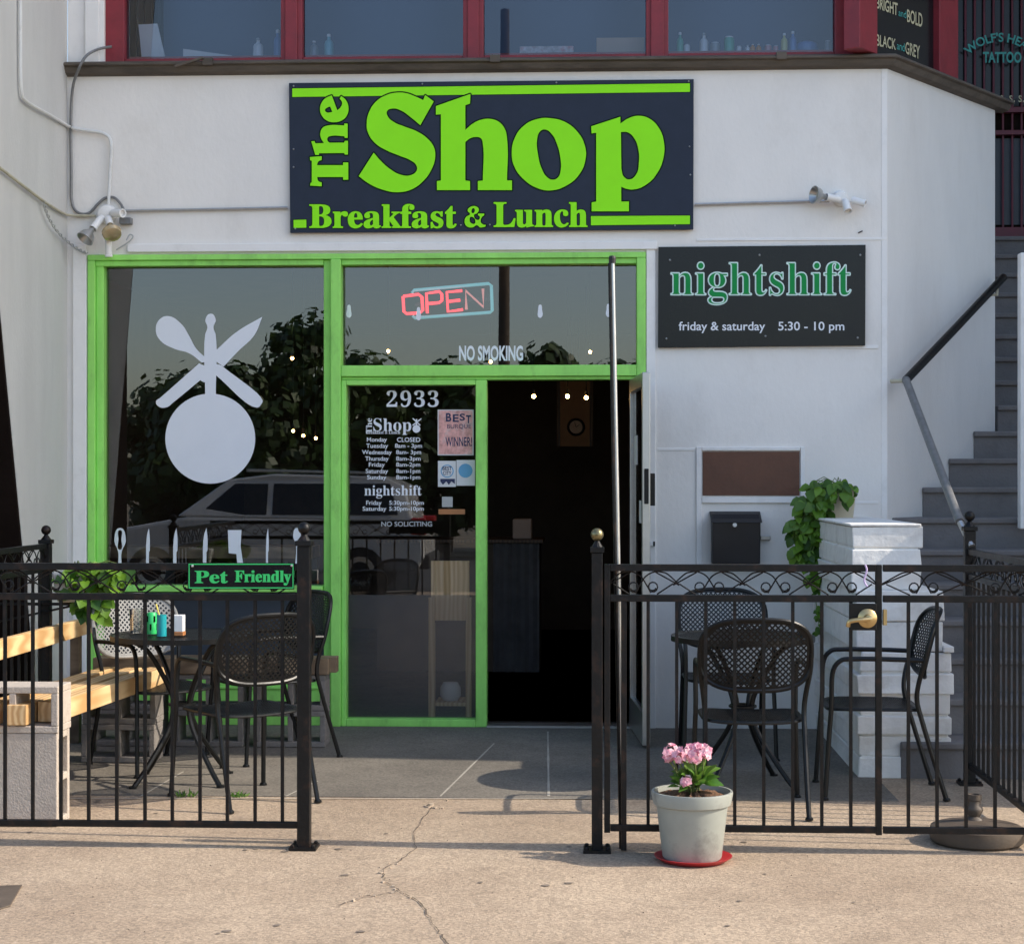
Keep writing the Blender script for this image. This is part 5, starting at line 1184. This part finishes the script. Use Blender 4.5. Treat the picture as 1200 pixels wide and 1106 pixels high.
# counter, clock and clutter in the doorway
ct = thing('counter', 'dim counter faced with corrugated steel just inside the shop', 'counter', (0.3, 3.0, 0.01)); yc = 3.0
xa, xb = IN(578, 640, yc).x, IN(632, 640, yc).x; zt = IN(600, 632, yc).z
m = MB(); n = int((xb - xa) / .016)
pts = [(xa + (xb - xa) * i / n, yc + .008 * math.sin(i * 1.5708)) for i in range(n + 1)]; o = len(m.v)
m.v += [Vector((x, y, .01)) for x, y in pts] + [Vector((x, y, zt - .03)) for x, y in pts]; m.f += [(i, i + 1, n + 2 + i, n + 1 + i) for i in range(n)]; m.build('corrugated_front', M['corr'], ct, smooth=False)
m = MB(); m.box(xa - .9, xb + .03, yc - .03, yc + .6, zt - .028, zt); m.build('worktop', M['darkwood'], ct, bevel=.004)
m = MB(); m.box(xa - .9, xb, yc + .02, yc + .55, .01, zt - .03); m.build('cabinet', M['room'], ct)
m = MB(); a_, b_ = IN(601, 618, yc + .1), IN(623, 632, yc + .1); m.box(a_.x, b_.x, yc + .05, yc + .3, zt + .001, IN(601, 608, yc + .1).z); tag(m.build('till', M['card'], bevel=.01), 'dim boxy till on the counter inside the doorway', 'till')
yk = 5.2; a_, b_ = IN(656.5, 523, yk), IN(691, 447, yk)
wb = thing('clock_board', 'brown wooden board hanging deep inside the shop behind the round clock', 'board', ((a_.x + b_.x) / 2, yk, a_.z)); m = MB(); m.box(a_.x, b_.x, yk, yk + .03, a_.z, b_.z); m.build('panel', mat('lit_brown_board', (.38, .20, .10), .7, var=.15), wb)
for x_ in (a_.x - .03, b_.x): m = MB(); m.box(x_, x_ + .03, yk - .01, yk + .03, a_.z, b_.z); m.build('side_trim', M['darkwood'], wb)
for x_ in (a_.x + .1, b_.x - .1): m = MB(); m.tube([(x_, yk + .015, b_.z), (x_, yk + .015, 2.92)], .006, 5); m.build('hanger', M['black'], wb)
p = IN(675, 500.5, yk); ck = thing('wall_clock', 'round clock with dark rim on the brown board inside the shop', 'clock', (p.x, yk - .01, p.z)); mt = Matrix.Rotation(R(90), 3, 'X')
m = MB(); m.lathe([(.055, 0), (.078, 0), (.08, .02), (.07, .03), (.06, .02), (.055, .0)], (p.x, yk - .001, p.z), 28, mt); m.build('rim', M['black'], ck, smooth=True)
m = MB(); m.lathe([(0, .001), (.06, .001), (.06, .012), (0, .012)], (p.x, yk - .001, p.z), 28, mt); m.build('face', mat('tan_clock_face', (.6, .42, .3), .5), ck)
m = MB(); m.bar((p.x, yk - .016, p.z), (p.x + .03, yk - .016, p.z + .02), .003, .004); m.bar((p.x, yk - .016, p.z), (p.x - .012, yk - .016, p.z + .044), .003, .004); m.build('hand', M['black'], ck)
# birch stand behind the frosted glass
yh = .145
sd = thing('wooden_stand', 'light birch stand with tall back board behind the frosted door side glass', 'stand', (IN(526, 840, yh).x, yh, .01))
def ib(mb, a, b, t_, u, y0, y1): p, q_ = IN(a, u, y0), IN(b, t_, y0); mb.box(p.x, q_.x, y0, y1, max(.012, p.z), q_.z)
m = MB(); ib(m, 505, 550, 657, 727, yh, yh + .02); m.build('back_board', M['ply'], sd, bevel=.003)
for a, b in ((502, 509.5), (546, 552.5)):
    m = MB(); ib(m, a, b, 700, 860, yh - .03, yh - .002); m.build('leg', M['ply'], sd, bevel=.003)
for a, b in ((503, 510), (545.5, 552)):
    m = MB(); ib(m, a, b, 730, 860, yh + .26, yh + .29); m.build('leg', M['ply'], sd, bevel=.003)
m = MB(); ib(m, 509.8, 545.7, 823, 827, yh - .028, yh + .25); m.build('shelf', M['ply'], sd)
p = IN(528, 823, yh + .08); m = MB(); m.lathe([(0, 0), (.045, 0), (.065, .03), (.062, .08), (.045, .11), (0, .115)], (p.x, yh + .08, IN(528, 823, yh - .028).z + .001), 18); tag(m.build('bowl', M['paper'], smooth=True), 'white rounded bowl on the low shelf of the birch stand', 'bowl')
# window ledge counter
m = MB(); m.box(FX(124, .5), FX(372, .5), .3, .62, FZ(655, .3), FZ(641, .3)); wc = m.build('window_counter', M['woodx'], bevel=.004); tag(wc, 'brown wooden counter running behind the big window above the sill', 'counter')
for x_ in (-2.2, -1.3): m = MB(); m.box(x_, x_ + .06, .4, .5, .011, FZ(655, .3) - .002); m.build('leg', M['black'], wc)
# goods on the upstairs sill
ZS2 = ZS + .001
def bottle(px, top, kind, r, neck, mm, label, Y=.2):
    p = F(px, 60, Y); h = F(px, top, Y).z - ZS2; rad = r * 0.00515; t = thing('bottle', label, 'bottle', (p.x, Y, ZS2), 'bottles and jars on the upstairs window sill'); c = (p.x, Y, ZS2)
    m = MB(); m.lathe([(0, 0), (rad, 0), (rad * 1.02, h * .06), (rad, h * (.55 if neck else .82)), (rad * .8, h * (.66 if neck else .9)), (rad * (.38 if neck else .75), h * (.74 if neck else .92)), (rad * (.34 if neck else .75), h * .86), (0, h * .86)], c, 14); m.build('body', BOT[mm], t, smooth=True)
    m = MB(); m.lathe([(rad * .45 if neck else rad * .8, h * .862), (rad * .45 if neck else rad * .8, h * .97), (rad * .2, h), (0, h)], c, 12); m.build('cap', BOT['white' if mm != 'white' else 'grey'], t, smooth=True)
bottle(302.5, 45, 0, 6, True, 'white', 'stout white bottle with a tapered tip behind the first upper window')
bottle(325.5, 35, 0, 5, True, 'blue', 'tall blue and white bottle against the first red mullion')
bottle(368, 48, 0, 5, True, 'grey', 'dull grey bottle at the left edge of the second upper window'); bottle(385.5, 40, 0, 5.5, True, 'aqua', 'pale aqua pump bottle in the second upper window')
bottle(797, 38, 0, 4, True, 'green', 'slim green bottle at the left of the last upper window'); bottle(805, 52, 0, 3.5, False, 'white', 'tiny white jar next to the slim green bottle')
bottle(825, 39, 0, 5, True, 'white', 'white patterned bottle near the left of the last upper window'); bottle(838, 50, 0, 5.5, False, 'grey', 'cloudy grey jar right of the white patterned bottle')
bottle(854.5, 43, 0, 6, False, 'green', 'wide mint green bottle in the last upper window'); bottle(866, 54, 0, 3, False, 'white', 'very small white pot right of the mint green bottle'); bottle(876, 53, 0, 3, True, 'white', 'very small white bottle beside the orange ones')
bottle(882, 52, 0, 3.2, True, 'orange', 'left of the two small orange bottles'); bottle(889, 52, 0, 3.2, True, 'orange', 'right of the two small orange bottles'); bottle(900, 53, 0, 4, False, 'pink', 'dull pink jar after the orange bottles'); bottle(909, 54, 0, 3, False, 'pink', 'smaller pink jar after the dull pink one')
bottle(919, 39, 0, 4, True, 'yellow', 'slim yellow bottle with pointed cap on the sill'); bottle(929, 37, 0, 4.5, True, 'blue', 'white and blue bottle beside the slim yellow one'); bottle(970, 48, 0, 4, False, 'grey', 'grey jar at the right end of the upstairs sill')
p = F(946, 60, .22); m = MB(); m.lathe([(0, 0), (.07, 0), (.075, .02), (.065, .055), (.02, .075), (0, .075)], (p.x, .24, ZS2), 20); tag(m.build('dish_tub', BOT['blue'], smooth=True), 'round blue and white tub right of the pointed bottles', 'tub')
def carton(a, b, top, mm, label, Y=.22, name='carton'):
    p, q_ = F(a, 60, Y), F(b, top, Y); m = MB(); m.box(p.x, q_.x, Y, Y + .14, ZS2, q_.z); return tag(m.build(name, mm, bevel=.003), label, 'box')
carton(609, 672, 54, mat('white_red_print', (.55, .5, .52), .6, var=.5, scale=30, dark=(.5, .08, .1), dscale=16, damt=.9), 'white carton with red print in the third upper window'); carton(699, 755, 44, M['card'], 'plain buff cardboard box in the third upper window')
m = MB(); a, b = F(166, 66, .2), F(188, 66, .2); m.prism([(a.x, ZS2), (b.x + .03, ZS2), (b.x - .02, F(180, 28, .2).z), (a.x - .02, F(168, 29, .2).z)], .2, .212); tag(m.build('card_stack', M['paper']), 'white card leaning in the corner of the first upper window', 'card')
m = MB(); a, b = F(215, 66, .2), F(272, 66, .2); m.prism([(a.x, ZS2), (b.x, ZS2), (b.x, ZS2 + .01), (a.x, ZS2 + .055)], .19, .3); tag(m.build('paper_pile', M['paper']), 'flat pile of white papers in the first upper window', 'papers')
cu = MB(); x0c, x1c = FX(146, .3), FX(192, .3); k = 24
cu.v += [Vector((x0c + (x1c - x0c) * i / k, .3 + .03 * math.sin(i * 1.3), z)) for z in (ZS2, 5.3) for i in range(k + 1)]; cu.f += [(i, i + 1, k + 2 + i, k + 1 + i) for i in range(k)]
tag(cu.build('curtain', M['black'], smooth=True), 'black gathered curtain at the left of the first upper window', 'curtain')

# ------------------------------------------------------------------ what the glass reflects: kerbside car, trees, pole and wires
m = MB(); m.box(-40, 40, -12.72, -12.5, -.16, -.004); struct(m.build('kerb', M['side'], bevel=.01))
m = MB(); m.box(-60, 60, -40, -26, -.3, -.12); struct(m.build('verge', M['earth']))
cx, cy, cz = -4.2, -15.0, -.16
car = thing('parked_car', 'white estate car parked at the kerb across from the shop, seen only in the glass', 'car', (cx, cy, cz))
prof = [(2.25, .35), (2.35, .55), (2.33, .95), (2.2, 1.05), (1.0, 1.08), (-1.0, 1.12), (-2.1, .92), (-2.35, .8), (-2.4, .45), (-2.3, .3)]
top = [(2.2, 1.05), (2.05, 1.55), (1.75, 1.68), (.2, 1.72), (-.45, 1.64), (-1.15, 1.12)]
def carx(pts): return [(cx + x, cz + z) for x, z in pts]
m = MB(); m.prism(carx(prof), cy - .92, cy + .92); m.build('body', M['carwhite'], car, bevel=.05)
m = MB(); a_ = carx(top); k = len(a_); m.v += [Vector((x, cy - (.90 if i in (0, k - 1) else .70), z)) for i, (x, z) in enumerate(a_)] + [Vector((x, cy + (.90 if i in (0, k - 1) else .70), z)) for i, (x, z) in enumerate(a_)]
m.f += [tuple(range(k)), tuple(k + i for i in reversed(range(k)))] + [((i + 1) % k, i, k + i, k + (i + 1) % k) for i in range(k)]; m.build('roof', M['carwhite'], car, bevel=.03)
for x0_, x1_, x2_, x3_ in ((1.98, 1.2, 1.25, 1.85), (1.12, .2, .2, 1.17), (.12, -.85, -.35, .12)):
    m = MB(); m.add([(cx + x0_, cy + .885, cz + 1.14), (cx + x1_, cy + .885, cz + 1.14), (cx + x2_, cy + .745, cz + 1.58), (cx + x3_, cy + .745, cz + 1.58)], [(0, 1, 2, 3)]); m.build('side_window', M['carblack'], car)
for x_ in (-1.5, 1.45):
    for s in (-1, 1):
        m = MB(); m.lathe([(.20, -.1), (.34, -.1), (.35, -.06), (.35, .06), (.34, .1), (.20, .1)], (cx + x_, cy + s * .84, cz + .35), 24, mt); wh = m.build('wheel', M['tyre'], car, smooth=True)
        m = MB(); m.lathe([(0, -.09), (.21, -.105), (.21, .105), (0, .09)], (cx + x_, cy + s * .84, cz + .35), 20, mt); m.build('rim', M['chrome'], wh)
for s in (-1, 1):
    m = MB(); m.box(cx + 2.16, cx + 2.365, cy + s * .8 - .13, cy + s * .8 + .13, cz + .86, cz + 1.1); m.build('tail_light', M['tail'], car, bevel=.02)
m = MB(); m.box(cx + 2.25, cx + 2.42, cy - .85, cy + .85, cz + .38, cz + .58); m.build('bumper', M['tyre'], car, bevel=.03)
m = MB(); m.box(cx - 2.44, cx - 2.3, cy - .85, cy + .85, cz + .35, cz + .5); m.build('bumper', M['tyre'], car, bevel=.03)
for s in (-1, 1): m = MB(); m.tube([(cx + 1.6, cy + s * .66, cz + 1.73), (cx - .2, cy + s * .66, cz + 1.77)], .02, 6); m.build('roof_rail', M['chrome'], car)
def tree(label, x, y, h, r, seed):
    t = thing('street_tree', label, 'tree', (x, y, -.12), 'trees across the street'); rr = random.Random(seed); m = MB()
    m.tube([(x, y, -.13), (x + .1, y, h * .3), (x + .05, y + .1, h * .6), (x, y, h * .9)], [.19, .14, .08, .02], 8)
    for i in range(7):
        a = rr.random() * 6.28; z = h * rr.uniform(.3, .65); m.tube([(x, y, z), (x + r * .45 * math.cos(a), y + r * .45 * math.sin(a), z + h * .15), (x + r * .8 * math.cos(a), y + r * .8 * math.sin(a), z + h * .22)], [.06, .04, .012], 6)
    m.build('trunk', M['bark'], t, smooth=True); ml = MB()
    for c_ in range(56):
        a = rr.random() * 6.28; q_ = r * rr.random() ** .5; cz_ = h * rr.uniform(.16, .95); sh = max(.25, 1 - abs(cz_ / h - .5) * 1.5); cc = Vector((x + q_ * sh * math.cos(a), y + q_ * sh * math.sin(a), cz_)); cr_ = r * rr.uniform(.18, .34)
        for i in range(85):
            d = Vector((rr.gauss(0, 1), rr.gauss(0, 1), rr.gauss(0, .8))).normalized(); p = cc + d * cr_ * rr.random() ** .35; e1 = d.orthogonal().normalized() * rr.uniform(.06, .14); e2 = d.cross(e1).normalized() * rr.uniform(.06, .14)
            ml.add([p - e1, p - e2, p + e1, p + e2], [(0, 1, 2, 3)])
    ml.build('crown', M['treeleaf'], t, recalc=False)
def RXY(px, d):     # ground point whose mirror image in the shop glass stands at pixel column px, optical depth d
    v = W((px - 600) / FPX * d, d); return v.x, -v.y
for i, (px, d, h, r, lb) in enumerate(((275, 38, 3.7, 2.3, 'broad tree across the street reflected right of the window logo'), (356, 39, 4.9, 1.9, 'taller tree reflected at the right edge of the big window'), (432, 38.5, 4.1, 2.1, 'round tree reflected in the door side glass'), (520, 39, 4.0, 2.0, 'tree reflected at the foot of the transom near the pole'), (640, 38, 4.2, 1.6, 'tree standing behind the utility pole to the right'), (200, 40, 3.5, 2.2, 'low tree reflected behind the window logo'), (720, 40, 3.9, 2.0, 'tree reflected beside the open door'))):
    x, y = RXY(px, d)
    tree(lb, x, y, h, r, 50 + i)
upx = RXY(589, 36)[0]
up_ = thing('utility_pole', 'dark wooden utility pole across the street reflected in the transom', 'utility pole', (upx, -25.4, -.13))
m = MB(); m.tube([(upx, -25.4, -.15), (upx + .03, -25.4, 11)], [.13, .09], 10); m.build('pole', M['bark'], up_, smooth=True)
m = MB(); m.box(upx - 1, upx + 1, -25.45, -25.3, 9.6, 9.72); m.build('crossarm', M['bark'], up_)
m = MB()
for k, z in enumerate((8.2, 8.6, 9.75)):
    m.tube(cr([(upx, -25.35, z), (10, -24.6, z - 1.5), (24, -24, z - 1.0)], 8), .02, 5)
m.build('wire', M['black'], up_)
